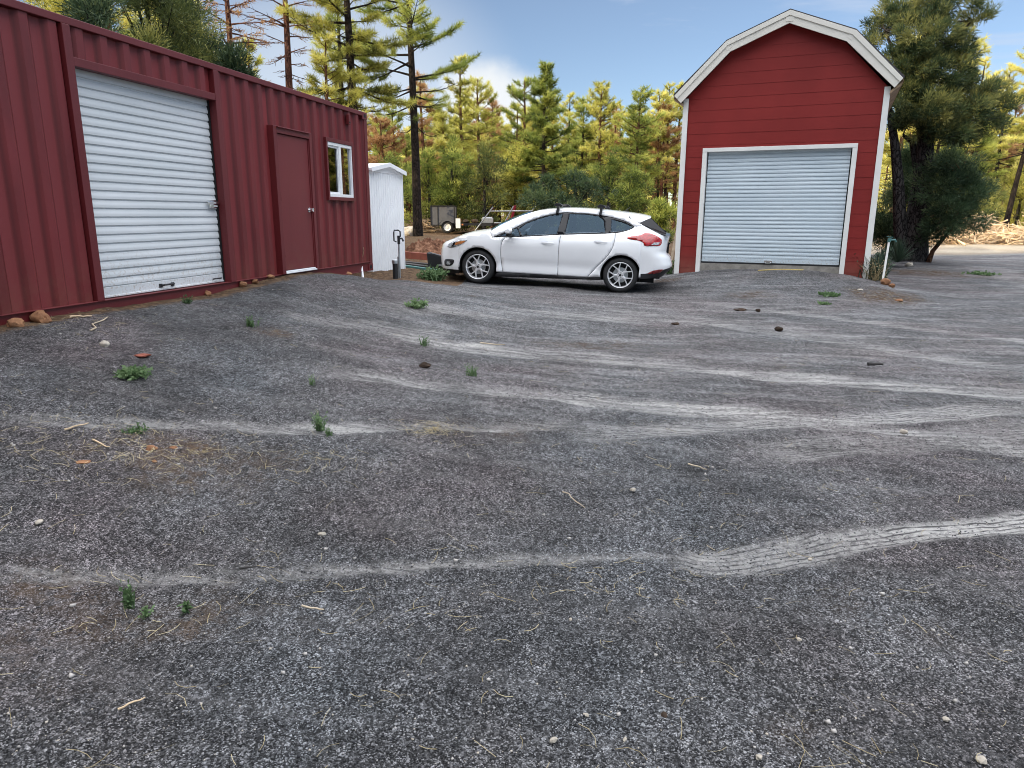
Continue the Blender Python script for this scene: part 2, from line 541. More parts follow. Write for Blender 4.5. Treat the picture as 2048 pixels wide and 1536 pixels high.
def gz(x, y):
    x = np.atleast_1d(np.asarray(x, float)); y = np.atleast_1d(np.asarray(y, float))
    sh = x.shape; q = np.c_[x.ravel(), y.ravel()] * _S
    out = np.empty(len(q))
    for i in range(0, len(q), 20000):
        s = q[i:i + 20000]
        out[i:i + 20000] = _phi(((s[:, None] - _A[None]) ** 2).sum(-1)) @ _w + _c[0] + s @ _c[1:]
    d = np.hypot(q[:, 0] / _S, q[:, 1] / _S - 20)
    t = np.clip((d - 38) / 25, 0, 1); t = t * t * (3 - 2 * t)
    out = out * (1 - t) - 0.85 * t
    return out.reshape(sh)


def g1(x, y):
    return float(gz(x, y)[0])


def ground_at(px, py):
    r = ray(px, py); d = -1.4 / r.z if r.z < -1e-3 else 40
    lo, hi = 0.8, 80.0
    y = lo
    while y < hi:                      # first crossing, marching outwards
        p = r * y
        if p.z < g1(p.x, p.y): break
        y *= 1.03
    a, b = y / 1.03, y
    for _ in range(25):
        m = (a + b) / 2; p = r * m
        if p.z < g1(p.x, p.y): b = m
        else: a = m
    p = r * b
    return Vector((p.x, p.y, g1(p.x, p.y)))


def base(px, py, depth):
    """ground point under a pixel column at a known depth"""
    p = ray(px, py) * depth
    return Vector((p.x, p.y, g1(p.x, p.y)))

# ------------------------------------------------------------------ ground sheet with wheel tracks and litter patches
def spaced(stops):
    out = [stops[0][0]]
    for (a, s), (b, _) in zip(stops[:-1], stops[1:]):
        n = max(1, int(round((b - a) / s)))
        out += [a + (b - a) * (i + 1) / n for i in range(n)]
    return np.array(out)


gx = spaced([(-900, 150), (-300, 40), (-60, 6), (-24, 1.2), (-12, 0.30), (-6, 0.07), (7, 0.14), (14, 0.3), (26, 1.2), (60, 6), (300, 40), (900, 150), (900, 1)])
gy = spaced([(-300, 60), (-60, 8), (-10, 1.0), (0.8, 0.05), (7, 0.09), (13, 0.14), (20, 0.3), (34, 0.9), (70, 6), (130, 30), (300, 100), (1000, 200), (1000, 1)])
GX, GY = np.meshgrid(gx, gy)
GZ = gz(GX, GY)
gsh = GX.shape


def vnoise(X, Y, s, seed=0):
    """cheap smooth value noise"""
    r = np.random.default_rng(seed).random((64, 64))
    x = X * s; y = Y * s
    xi = np.floor(x).astype(int); yi = np.floor(y).astype(int)
    fx = x - xi; fy = y - yi
    fx = fx * fx * (3 - 2 * fx); fy = fy * fy * (3 - 2 * fy)
    a = r[yi % 64, xi % 64]; b = r[yi % 64, (xi + 1) % 64]; c = r[(yi + 1) % 64, xi % 64]; d = r[(yi + 1) % 64, (xi + 1) % 64]
    return (a * (1 - fx) + b * fx) * (1 - fy) + (c * (1 - fx) + d * fx) * fy


# wheel tracks: centre lines on the ground, width, paleness, tread
tracks = [
    ([(-60, 832), (200, 843), (480, 853), (660, 858), (850, 855), (1150, 846)], 0.085, 0.55, 0.3),
    ([(-80, 1141), (500, 1142), (950, 1118), (1280, 1106), (1420, 1112)], 0.05, 0.40, 0.1),
    ([(1330, 1098), (1440, 1122), (1600, 1097), (1800, 1064), (2120, 1036)], 0.115, 1.0, 1.0),
    ([(630, 735), (760, 752), (900, 772), (1100, 790), (1400, 818), (1700, 850), (2120, 905)], 0.17, 0.75, 0.4),
    ([(780, 655), (850, 682), (1000, 703), (1200, 717), (1500, 745), (1800, 772), (2120, 800)], 0.22, 0.80, 0.2),
    ([(1120, 868), (1400, 852), (1700, 836), (2120, 812)], 0.15, 0.62, 1.0),
    ([(1340, 600), (1700, 638), (2120, 692)], 0.16, 0.40, 0.2),
    ([(1180, 610), (1600, 672), (2120, 750)], 0.20, 0.38, 0.2),
    ([(700, 610), (1000, 625), (1400, 640), (1800, 690)], 0.35, 0.28, 0.1),
    ([(560, 630), (760, 650), (900, 672)], 0.2, 0.35, 0.1),
    ([(1500, 905), (1800, 880), (2120, 850)], 0.2, 0.40, 0.8),
    ([(1960, 530), (2010, 550), (2120, 580)], 0.5, 0.25, 0.0),
]
PALE = np.zeros(gsh); LAT = np.zeros(gsh); TREAD = np.zeros(gsh); DIP = np.zeros(gsh)
near = (GY > 0.5) & (GY < 24) & (np.abs(GX) < 22)
nx, ny = GX[near], GY[near]
for pts, w, s, td in tracks:
    P = [ground_at(*q) for q in pts]
    # resample smoothly
    Q = []
    for i in range(len(P) - 1):
        p0 = P[max(i - 1, 0)]; p1 = P[i]; p2 = P[i + 1]; p3 = P[min(i + 2, len(P) - 1)]
        for k in range(6):
            t = k / 6
            Q.append(0.5 * ((2 * p1) + (p2 - p0) * t + (2 * p0 - 5 * p1 + 4 * p2 - p3) * t * t + (3 * p1 - p0 - 3 * p2 + p3) * t ** 3))
    Q.append(P[-1])
    best = np.full(nx.shape, 9.0); lat = np.zeros(nx.shape); along = np.zeros(nx.shape)
    L = 0.0
    tot = sum((Q[i + 1] - Q[i]).xy.length for i in range(len(Q) - 1))
    for a, b in zip(Q[:-1], Q[1:]):
        ab = (b - a).xy; l2 = ab.length_squared
        if l2 < 1e-9: continue
        t = np.clip(((nx - a.x) * ab.x + (ny - a.y) * ab.y) / l2, 0, 1)
        dx = nx - a.x - t * ab.x; dy = ny - a.y - t * ab.y
        dd = np.hypot(dx, dy); sg = np.sign(ab.x * dy - ab.y * dx)
        up_ = dd < best
        best = np.where(up_, dd, best); lat = np.where(up_, dd * sg, lat); along = np.where(up_, (L + t * ab.length) / tot, along)
        L += ab.length
    wob = vnoise(nx, ny, 3.0, 5) * 0.5 + 0.75
    m = np.clip((w * 1.25 * wob - best) / (w * 0.55), 0, 1); m = m * m * (3 - 2 * m)
    m *= np.clip(along / 0.08, 0, 1) * np.clip((1 - along) / 0.05, 0, 1) * (0.45 + 0.75 * vnoise(nx, ny, 1.4, 9))
    val = np.clip(m * s, 0, 1)
    cur = PALE[near]
    sel = val > cur
    PALE[near] = np.maximum(cur, val)
    l0 = LAT[near]; LAT[near] = np.where(sel, lat, l0)
    t0 = TREAD[near]; TREAD[near] = np.where(sel, td, t0)
    d0 = DIP[near]; DIP[near] = np.maximum(d0, m * (0.010 + 0.012 * s))

# brown litter patches (photo spots -> places on the ground), radius in metres
SOIL = np.zeros(gsh)
for px, py, r, s in [(330, 905, 0.30, 0.7), (200, 915, 0.25, 0.45), (520, 925, 0.3, 0.45), (420, 940, 0.4, 0.5), (1770, 592, 0.55, 1.0), (1500, 590, 0.4, 0.6), (945, 592, 0.15, 0.6), (1210, 690, 0.5, 0.5),
                     (1560, 735, 0.2, 0.4), (300, 1230, 0.35, 0.45), (120, 1180, 0.3, 0.45), (640, 1210, 0.3, 0.3), (550, 665, 0.25, 0.5), (1620, 1480, 0.16, 0.5), (1850, 545, 1.0, 0.8), (1000, 860, 0.5, 0.35), (90, 1270, 0.4, 0.4),
                     (1760, 1200, 0.6, 0.25), (1330, 560, 0.35, 0.7), (1100, 690, 0.4, 0.35), (1380, 541, 0.25, 0.6)]:
    p = ground_at(px, py)
    d2 = ((GX - p.x) ** 2 * 0.6 + (GY - p.y) ** 2) / (r * r)
    SOIL = np.maximum(SOIL, s * np.exp(-d2) * (0.4 + 1.0 * vnoise(GX, GY, 5.0, 21)))
# the gravel stops behind the mound and along the container; beyond is soil and needle litter
edge = np.zeros(gsh)
ce = (GX - CONT.x) * cnor.x + (GY - CONT.y) * cnor.y        # distance in front of the container
cu = -((GX - CONT.x) * cdir.x + (GY - CONT.y) * cdir.y)
edge = np.maximum(edge, np.clip((0.30 - ce) / 0.3, 0, 1) * (GY < 14))
back = 12.0 + 0.55 * np.clip(GX, -30, 1.0) * 0 + 0.35 * (vnoise(GX, GY, 1.1, 3) - 0.5)
behind = np.where(GX < -0.9, np.clip((GY - back) / 0.35, 0, 1), np.where(GX < 3.3, np.clip((GY - 15.6) / 0.6, 0, 1), 0))
edge = np.maximum(edge, behind)
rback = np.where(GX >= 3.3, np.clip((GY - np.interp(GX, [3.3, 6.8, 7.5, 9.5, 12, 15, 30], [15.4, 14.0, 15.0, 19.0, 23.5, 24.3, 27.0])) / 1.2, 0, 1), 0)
edge = np.maximum(edge, rback)
LITTER = np.clip(edge, 0, 1)
PALE = np.maximum(PALE, 0.0)
SAND_LIT = np.where(GX > 8, rback * np.clip((33 - GY) / 3, 0, 1), 0) * (0.55 + 0.5 * vnoise(GX, GY, 1.6, 31))  # sandy ground lightened to stand in for the sunlit strip
fine = np.exp(-np.maximum(0, np.hypot(GX, GY - 4) - 14) / 8)
BUMPY = (vnoise(GX, GY, 1.3, 1) - 0.5) * 0.030 + (vnoise(GX, GY, 3.7, 2) - 0.5) * 0.016 + (vnoise(GX, GY, 9.0, 4) - 0.5) * 0.012 * (1 + LITTER)
GZ2 = GZ + BUMPY * fine + (vnoise(GX, GY, 0.6, 8) - 0.5) * 0.12 * LITTER * (GY > 17) - DIP
gp_idx = np.arange(gsh[0] * gsh[1]).reshape(gsh)
GF = np.stack([gp_idx[:-1, :-1], gp_idx[:-1, 1:], gp_idx[1:, 1:], gp_idx[1:, :-1]], -1).reshape(-1, 4)


def ground_mat():
    t = NT('cinder_gravel_ground'); p = t.pos()
    pale, lat, tread, soil, lit = (t.attr(k) for k in ('pale', 'lat', 'tread', 'soil', 'litter'))
    # cinder speckle: every stone its own grey
    c1 = t.sep(t.vor(205, 'F1', 'Color', p))[0]
    c2 = t.sep(t.vor(118, 'F1', 'Color', p))[1]
    c3 = t.sep(t.vor(230, 'F1', 'Color', p))[2]
    c4 = t.sep(t.vor(50, 'F1', 'Color', p))[0]
    g1_ = t.ramp(c1, [(0.0, 0.008), (0.46, 0.026), (0.64, 0.14), (0.86, 0.36), (1.0, 0.68)])
    g2_ = t.ramp(c2, [(0.0, 0.012), (0.54, 0.045), (0.80, 0.24), (1.0, 0.58)])
    g3_ = t.ramp(c3, [(0.0, 0.012), (0.6, 0.05), (1.0, 0.40)])
    g4_ = t.ramp(c4, [(0.0, 0.02), (0.80, 0.06), (1.0, 0.34)])
    sp = t.mix(t.sstep(t.noise(30, 2, 0.5, p), 0.52, 0.60), g1_, g2_); sp = t.mix(0.22, sp, g3_); sp = t.mix(0.16, sp, g4_)
    # bluish and purplish areas
    big = t.noise(0.55, 4, 0.6, p)
    tint = t.ramp(big, [(0.30, (0.92, 0.98, 1.05)), (0.50, (1.0, 0.97, 0.99)), (0.66, (1.10, 0.95, 0.98))])
    sp = t.mix(1.0, sp, tint, 'MULTIPLY')
    dk = t.noise(1.4, 5, 0.65, p)
    sp = t.mix(1.0, sp, t.ramp(dk, [(0.30, 0.52), (0.66, 1.30)]), 'MULTIPLY')
    # fine pale dust over the compacted parts, drawn out in streaks where cars turn
    py_ = t.sep(p)[1]; px_ = t.sep(p)[0]
    zone = t.math('MULTIPLY', t.sstep(py_, 3.6, 7.0), t.sstep(t.math('ADD', px_, t.math('MULTIPLY', py_, 0.12)), -2.0, 1.5))
    bent = t.n('ShaderNodeVectorMath', operation='ADD'); t.L(p, bent.inputs[0])
    cx = t.n('ShaderNodeCombineXYZ'); t.L(t.math('MULTIPLY', px_, 0.16), cx.inputs[1]); t.L(cx.outputs[0], bent.inputs[1])
    st1 = t.noise(2.6, 6, 0.72, t.scalev(bent.outputs[0], (0.22, 1.5, 1)))
    st2 = t.noise(9.0, 5, 0.75, t.scalev(bent.outputs[0], (0.10, 1.3, 1)))
    dust = t.math('MULTIPLY', t.sstep(st1, 0.47, 0.66), t.math('ADD', 0.22, t.math('MULTIPLY', zone, 0.62)))
    dust = t.math('ADD', dust, t.math('MULTIPLY', t.sstep(st2, 0.50, 0.66), t.math('ADD', 0.04, t.math('MULTIPLY', zone, 0.42))))
    dust = t.math('ADD', dust, t.math('MULTIPLY', zone, 0.16), clamp=True)
    blot = t.math('MULTIPLY', t.sstep(t.noise(1.7, 7, 0.75, p), 0.56, 0.72), 0.5)
    dust = t.math('MAXIMUM', dust, blot)
    dcol = t.mix(t.noise(70, 4, 0.75, p), (0.18, 0.18, 0.186), (0.42, 0.415, 0.415))
    dcol = t.mix(t.sstep(t.noise(0.9, 3, 0.6, p), 0.45, 0.65), dcol, t.mix(t.noise(70, 4, 0.75, p), (0.175, 0.16, 0.16), (0.40, 0.37, 0.36)))
    sp = t.mix(t.math('MULTIPLY', dust, t.math('ADD', 0.45, t.math('MULTIPLY', t.sstep(c1, 0.95, 0.30), 0.55))), sp, dcol)
    # coarser grain that still reads further off
    gr = t.math('ADD', t.math('MULTIPLY', t.sstep(t.noise(34, 3, 0.8, t.scalev(p, (1, 0.45, 1))), 0.40, 0.62), 0.75), t.math('MULTIPLY', t.sstep(t.noise(13, 4, 0.8, t.scalev(p, (1, 0.5, 1))), 0.40, 0.62), 0.40))
    sp = t.mix(1.0, sp, t.ramp(gr, [(0.0, 0.62), (0.55, 0.98), (1.0, 1.32)]), 'MULTIPLY')
    # wheel tracks, with ribs running along them
    rib = t.math('SINE', t.math('ADD', t.math('MULTIPLY', lat, 150.0), t.math('MULTIPLY', t.noise(3.0, 2, 0.5, p), 9.0)))
    ribm = t.math('MULTIPLY', t.sstep(rib, 0.35, 0.9), t.math('MULTIPLY', tread, t.sstep(t.noise(7, 3, 0.6, p), 0.36, 0.55)))
    pn = t.math('MULTIPLY', pale, t.math('MULTIPLY', t.sstep(t.math('ADD', t.noise(26, 4, 0.75, p), t.math('MULTIPLY', st1, 0.6)), 0.52, 0.95), t.math('MAXIMUM', t.math('MULTIPLY', tread, 1.15), t.math('MULTIPLY', t.math('ADD', 0.42, t.math('MULTIPLY', t.sstep(st2, 0.40, 0.58), 1.0)), t.math('ADD', 0.62, t.math('MULTIPLY', t.sstep(t.noise(1.3, 4, 0.65, p), 0.36, 0.60), 0.65))))), clamp=True)
    pcol = t.mix(t.noise(90, 3, 0.7, p), (0.40, 0.385, 0.37), (0.78, 0.76, 0.73))
    pcol = t.mix(t.math('MULTIPLY', ribm, 0.85), pcol, (0.045, 0.043, 0.045))
    sp = t.mix(pn, sp, pcol)
    # soil and needle litter
    ln = t.noise(11, 6, 0.75, p)
    lcol = t.ramp(ln, [(0.25, (0.035, 0.022, 0.014)), (0.48, (0.13, 0.080, 0.047)), (0.62, (0.25, 0.16, 0.09)), (0.80, (0.42, 0.30, 0.18))])
    sp = t.mix(t.math('MULTIPLY', t.sstep(soil, 0.12, 0.75), t.sstep(t.noise(14, 5, 0.7, p), 0.35, 0.6)), sp, t.mix(0.5, lcol, (0.075, 0.052, 0.036)))
    sp = t.mix(t.sstep(t.math('ADD', lit, t.math('MULTIPLY', t.math('SUBTRACT', ln, 0.5), 0.7)), 0.25, 0.7), sp, lcol)
    sp = t.mix(t.math('MULTIPLY', t.attr('sand'), 0.85, clamp=True), sp, t.mix(ln, (0.42, 0.35, 0.26), (0.80, 0.71, 0.56)))  # brightness of the sunlit strip mixed into the ground colour
    h = t.math('ADD', t.math('MULTIPLY', t.vor(205, 'F1', 'Distance', p), -1.0), t.math('MULTIPLY', t.vor(118, 'F1', 'Distance', p), -0.9))
    h = t.math('ADD', h, t.math('MULTIPLY', t.noise(12, 6, 0.78, p), 2.4))
    h = t.math('SUBTRACT', h, t.math('MULTIPLY', ribm, t.math('MULTIPLY', pn, 1.2)))
    b = t.bump(h, 1.0, 0.014)
    t.principled(sp, 0.93, 0, b, 0.2)
    return t.mat


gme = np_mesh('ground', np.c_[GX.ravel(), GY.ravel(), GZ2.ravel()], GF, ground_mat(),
              {'pale': PALE.ravel(), 'lat': LAT.ravel(), 'tread': TREAD.ravel(), 'soil': SOIL.ravel(), 'litter': LITTER.ravel(), 'sand': SAND_LIT.ravel()}, smooth=True)
tag(link('ground', gme), kind='structure')

# ------------------------------------------------------------------ loose stones and fallen needles on the yard
CHIP_V = np.array([(1, 0, 0), (-1, 0, 0), (0, 1, 0), (0, -1, 0), (0, 0, 1), (0, 0, -1)], float)
CHIP_F = np.array([(0, 2, 4), (2, 1, 4), (1, 3, 4), (3, 0, 4), (2, 0, 5), (1, 2, 5), (3, 1, 5), (0, 3, 5)])


def rand_rot(n):
    q = rng.normal(size=(n, 4)); q /= np.linalg.norm(q, axis=1)[:, None]
    w, x, y, z = q.T
    return np.stack([np.stack([1 - 2 * (y * y + z * z), 2 * (x * y - z * w), 2 * (x * z + y * w)], -1),
                     np.stack([2 * (x * y + z * w), 1 - 2 * (x * x + z * z), 2 * (y * z - x * w)], -1),
                     np.stack([2 * (x * z - y * w), 2 * (y * z + x * w), 1 - 2 * (x * x + y * y)], -1)], 1)


def gravel():
    n = 52000
    y = 1.35 + 8.5 * rng.random(n) ** 2.3
    x = (rng.random(n) * 2 - 1) * (y * 0.80 + 0.5)
    z = gz(x, y)
    ok = ((x - CONT.x) * cnor.x + (y - CONT.y) * cnor.y) > 0.05
    x, y, z = x[ok], y[ok], z[ok]; n = len(x)
    s = 0.0022 + 0.0036 * rng.random(n) ** 2.2 + 0.009 * (rng.random(n) > 0.994) * rng.random(n)
    V = CHIP_V[None] * (s[:, None, None] * (0.6 + 0.8 * rng.random((n, 6, 1))))
    V = np.einsum('nij,nkj->nki', rand_rot(n), V)
    V[..., 2] *= 0.75
    zz = z + (vnoise(x, y, 1.3, 1) - 0.5) * 0.030 + (vnoise(x, y, 3.7, 2) - 0.5) * 0.016 + (vnoise(x, y, 9.0, 4) - 0.5) * 0.012
    V += np.stack([x, y, zz + s * 0.3], -1)[:, None]
    Fc = (CHIP_F[None] + (np.arange(n) * 6)[:, None, None]).reshape(-1, 3)
    tone = np.repeat(np.where(s > 0.008, 0.95, rng.random(n)), 6)
    t = NT('loose_cinder_chips')
    c = t.ramp(t.attr('tone'), [(0.0, (0.016, 0.016, 0.019)), (0.55, (0.045, 0.045, 0.050)), (0.80, (0.16, 0.16, 0.17)), (0.93, (0.34, 0.33, 0.33)), (1.0, (0.50, 0.44, 0.36))])
    t.principled(c, 0.85, 0, None, 0.3)
    me = np_mesh('gravel', V.reshape(-1, 3), Fc, t.mat, {'tone': tone})
    tag(link('gravel', me), 'loose dark and pale cinder gravel scattered over the yard', 'gravel', kind='stuff')


gravel()


def fallen_needles():
    n = 700
    y = 1.4 + 7.5 * rng.random(n) ** 1.7
    x = (rng.random(n) * 2 - 1) * (y * 0.80 + 0.3)
    ok = ((x - CONT.x) * cnor.x + (y - CONT.y) * cnor.y) > 0.1
    x, y = x[ok], y[ok]
    # denser around the straw patches
    ex, ey = [], []
    for px, py, r, k in [(340, 905, 0.30, 150), (870, 858, 0.12, 70), (430, 920, 0.4, 60), (180, 640, 0.35, 100), (250, 860, 0.4, 40), (620, 1200, 0.6, 60), (1770, 595, 0.4, 120), (160, 900, 0.4, 90), (1250, 1160, 0.25, 30), (640, 925, 0.15, 40), (880, 868, 0.15, 60)]:
        p = ground_at(px, py)
        ex += list(p.x + rng.normal(size=k) * r); ey += list(p.y + rng.normal(size=k) * r * 0.6)
    x = np.r_[x, ex]; y = np.r_[y, ey]; n = len(x)
    a = rng.random(n) * 2 * math.pi; bend = rng.normal(size=n) * 0.5
    L = 0.03 + 0.09 * rng.random(n); w = 0.0004 + 0.0004 * rng.random(n) + 0.00012 * y
    pts = []
    px_, py_ = x.copy(), y.copy()
    for k in range(4):
        pts.append((px_.copy(), py_.copy(), a + bend * (k - 1.5) * 0.5))
        px_ = px_ + np.cos(a + bend * (k - 1) * 0.6) * L / 3; py_ = py_ + np.sin(a + bend * (k - 1) * 0.6) * L / 3
    V = []
    lift = 0.006 + 0.010 * rng.random(n)
    for k, (xx, yy, aa) in enumerate(pts):
        zz = gz(xx, yy) + (vnoise(xx, yy, 1.3, 1) - 0.5) * 0.030 + (vnoise(xx, yy, 3.7, 2) - 0.5) * 0.016 + (vnoise(xx, yy, 9.0, 4) - 0.5) * 0.012 + lift
        V.append(np.stack([xx - np.sin(aa) * w, yy + np.cos(aa) * w, zz], -1)); V.append(np.stack([xx + np.sin(aa) * w, yy - np.cos(aa) * w, zz + 0.0006], -1))
    V = np.stack(V, 1)
    q = np.array([(0, 1, 3, 2), (2, 3, 5, 4), (4, 5, 7, 6)])
    Fq = (q[None] + (np.arange(n) * 8)[:, None, None]).reshape(-1, 4)
    me = np_mesh('fallen_needles', V.reshape(-1, 3), Fq, M['f_dry'], {'tone': np.repeat(rng.random(n) * 0.7 + 0.3, 8)})
    tag(link('fallen_needles', me), 'straw coloured dry pine needles strewn over the gravel', 'needles', kind='stuff')


fallen_needles()

# ------------------------------------------------------------------ shipping container
LC, WC, HC = 12.192, 2.438, 2.591
crz = math.atan2(-cdir.y, -cdir.x)
ct = empty('shipping_container', CONT, crz, 'long dark red corrugated steel container with roll-up door, steel door and window', 'shipping container')


def corr_profile(a, b, phase=0.0):
    """(u, y) points of the trapezoid wall between a and b"""
    per = 0.278; segs = [(0.0, 0.0), (0.082, 0.0), (0.130, -0.044), (0.226, -0.044)]
    out = []
    k0 = int((a - phase) / per) - 1
    for k in range(k0, int((b - phase) / per) + 2):
        for du, y in segs: out.append((phase + k * per + du, y))
    out.append((phase + (int((b - phase) / per) + 2) * per, 0.0))
    us = [p[0] for p in out]; ys = [p[1] for p in out]
    res = [(a, float(np.interp(a, us, ys)))] + [p for p in out if a + 1e-4 < p[0] < b - 1e-4] + [(b, float(np.interp(b, us, ys)))]
    return res


YW = -0.012      # outer flats of the corrugation, just behind the rails


def corr_wall(mb, a, b, z0, z1, phase=0.03):
    pr = corr_profile(a, b, phase)
    mb.grid([[(u, YW + y, z0) for u, y in pr], [(u, YW + y, z1) for u, y in pr]])


RL, RR = 6.03, 4.075          # roll-up door opening in u
w = MB()
ZR0, ZR1 = 0.152, HC - 0.068
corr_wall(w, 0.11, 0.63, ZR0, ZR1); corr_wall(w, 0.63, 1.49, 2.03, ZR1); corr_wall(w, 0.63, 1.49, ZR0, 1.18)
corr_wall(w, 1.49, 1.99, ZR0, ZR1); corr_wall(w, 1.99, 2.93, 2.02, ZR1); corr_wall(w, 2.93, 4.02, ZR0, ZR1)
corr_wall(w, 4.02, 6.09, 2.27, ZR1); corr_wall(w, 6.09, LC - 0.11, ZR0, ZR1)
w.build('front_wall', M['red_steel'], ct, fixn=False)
w = MB()
w.box(0.11, LC - 0.11, -0.060, 0.004, HC - 0.066, HC)            # top side rail
w.box(0.11, LC - 0.11, -WC, -WC + 0.06, HC - 0.066, HC)
w.box(0.0, 0.11, -0.16, 0.0, 0.118, HC - 0.118); w.box(LC - 0.11, LC, -0.16, 0.0, 0.118, HC - 0.118)
w.box(0.0, 0.11, -WC, -WC + 0.16, 0.118, HC - 0.118)
w.build('frame', M['red_frame'], ct, bevel=0.006)
w = MB()
w.box(0.11, LC - 0.11, -0.05, -0.010, 0.0, 0.150); w.box(0.11, LC - 0.11, -0.05, 0.014, 0.144, 0.153); w.box(0.11, LC - 0.11, -0.05, 0.014, -0.002, 0.008)
w.build('bottom_rail', M['red_frame'], ct, bevel=0.003)
w = MB()                                                        # roof, back, floor, end
w.box(0.02, LC - 0.02, -WC + 0.02, -0.05, HC - 0.03, HC - 0.012); w.box(0.02, LC - 0.02, -WC + 0.01, -WC + 0.05, 0.1, HC - 0.06)
w.box(0.02, 0.05, -WC + 0.1, -0.12, 0.14, HC - 0.06); w.box(LC - 0.05, LC - 0.02, -WC + 0.1, -0.12, 0.14, HC - 0.06); w.box(0.02, LC - 0.02, -WC + 0.05, -0.055, 0.10, 0.15)
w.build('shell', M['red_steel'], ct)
for uu in (0.0, LC - 0.178):
    for zz in (0.0, HC - 0.118):
        q = MB(); q.box(uu, uu + 0.178, -0.162, 0.006, zz, zz + 0.118)
        q.box(uu + 0.05, uu + 0.13, -0.1, 0.0075, zz + 0.03, zz + 0.09, 1)
        q.build('corner_casting', [M['red_frame'], M['darkhole']], ct, bevel=0.006)
# roll-up door
fr = MB()
fr.box(RL, RL + 0.085, -0.075, 0.016, 0.150, HC - 0.068); fr.box(RR - 0.085, RR, -0.075, 0.016, 0.150, HC - 0.068)
fr.box(RR, RL, -0.070, 0.013, 2.195, 2.270)
rfo = fr.build('door_frame', M['red_frame'], ct, bevel=0.004)
q = MB(); q.box(RR - 0.02, RL + 0.02, -0.30, -0.16, 0.16, 2.30); q.box(RL - 0.005, RL + 0.02, -0.16, -0.077, 0.15, 2.2); q.box(RR - 0.02, RR + 0.022, -0.16, -0.077, 0.15, 2.2)
q.build('guide_channel', M['darkhole'], ct)


def curtain(mb, x0, x1, z0, z1, y, per=0.083, dep=0.014, sgn=1.0):
    """rolled steel slats: shallow bulges with a narrow groove between; sgn: outward direction along y"""
    prof = []
    n = int(round((z1 - z0) / per)); per = (z1 - z0) / n
    for k in range(n):
        zb = z0 + k * per
        for t, d in ((0.0, -1.0), (0.05, -1.0), (0.13, -0.05), (0.34, 0.0), (0.54, -0.04), (0.66, -0.36), (0.86, -0.42), (0.93, -0.98)):
            prof.append((zb + t * per, y + sgn * d * dep))
    prof.append((z1, y - sgn * dep))
    mb.grid([[(x0, yy, zz) for zz, yy in prof], [(x1, yy, zz) for zz, yy in prof]])


rd = MB(); curtain(rd, RR + 0.022, RL - 0.008, 0.255, 2.21, -0.085)
rdo = rd.build('rollup_door', M['curtain'], ct, smooth=24, fixn=False)
q = MB(); q.box(RR + 0.022, RL - 0.008, -0.105, -0.082, 0.158, 0.256); q.box(RR + 0.022, RL - 0.008, -0.100, -0.070, 0.158, 0.176)
q.build('bottom_bar', M['curtain'], rdo, bevel=0.003)
q = MB()
q.tube([(5.16, -0.075, 0.205), (5.15, -0.045, 0.212), (5.0, -0.045, 0.212), (4.99, -0.075, 0.205)], 0.010, 8); q.box(5.145, 5.185, -0.082, -0.07, 0.185, 0.225); q.box(4.965, 5.005, -0.082, -0.07, 0.185, 0.225)
q.build('lift_handle', M['black_plastic'], rdo, smooth=40)
q = MB(); q.box(4.12, 4.25, -0.088, -0.062, 1.01, 1.10); q.box(4.085, 4.30, -0.062, -0.045, 1.055, 1.085); q.box(4.14, 4.21, -0.060, -0.035, 1.02, 1.045)
q.build('latch', M['chrome'], rdo, bevel=0.004)
q = MB(); q.tube([(4.30, -0.075, 0.20), (4.29, -0.05, 0.205), (4.17, -0.05, 0.205), (4.16, -0.075, 0.20)], 0.008, 8); q.build('lift_handle', M['black_plastic'], rdo, smooth=40)
# steel personnel door
DL, DR = 2.955, 1.965
q = MB()
q.box(2.873, DL, -0.10, 0.036, 0.150, 2.065); q.box(DR, 2.032, -0.10, 0.036, 0.150, 2.065); q.box(2.032, 2.873, -0.10, 0.036, 1.978, 2.065)
q.box(2.032, 2.052, -0.10, 0.020, 0.150, 1.978)
q.box(2.03, 2.88, 0.03, 0.062, 2.045, 2.058)
q.build('steel_door_frame', M['red_frame'], ct, bevel=0.004)
q = MB(); q.box(2.056, 2.869, -0.030, 0.010, 0.196, 1.972)
dr = q.build('door', M['red_door'], ct, bevel=0.004)
for zz in (1.80, 1.167, 0.427):
    q = MB(); q.tube([(2.872, 0.024, zz - 0.055), (2.872, 0.024, zz + 0.055)], 0.014, 8); q.box(2.84, 2.90, 0.010, 0.0135, zz - 0.057, zz + 0.057)
    q.build('hinge', M['red_frame'], dr, smooth=40)
q = MB()
kn = [(0.0, 0.0), (0.033, 0.001), (0.033, 0.008), (0.014, 0.012), (0.013, 0.036), (0.024, 0.042), (0.030, 0.055), (0.026, 0.070), (0.0, 0.075)]
q.lathe([(r, 0.010 + h) for r, h in kn], 20, 'y', (2.120, 0.0, 1.005)); q.build('door_knob', M['chrome'], dr, smooth=50)
q = MB(); q.box(2.035, 2.085, 0.010, 0.030, 0.98, 1.03); q.build('latch_guard', M['chrome'], dr, bevel=0.004)
q = MB(); q.box(2.04, 2.876, -0.06, 0.045, 0.154, 0.172); q.box(2.05, 2.868, 0.012, 0.024, 0.176, 0.192)
q.build('threshold', M['vinyl'], ct, bevel=0.003)
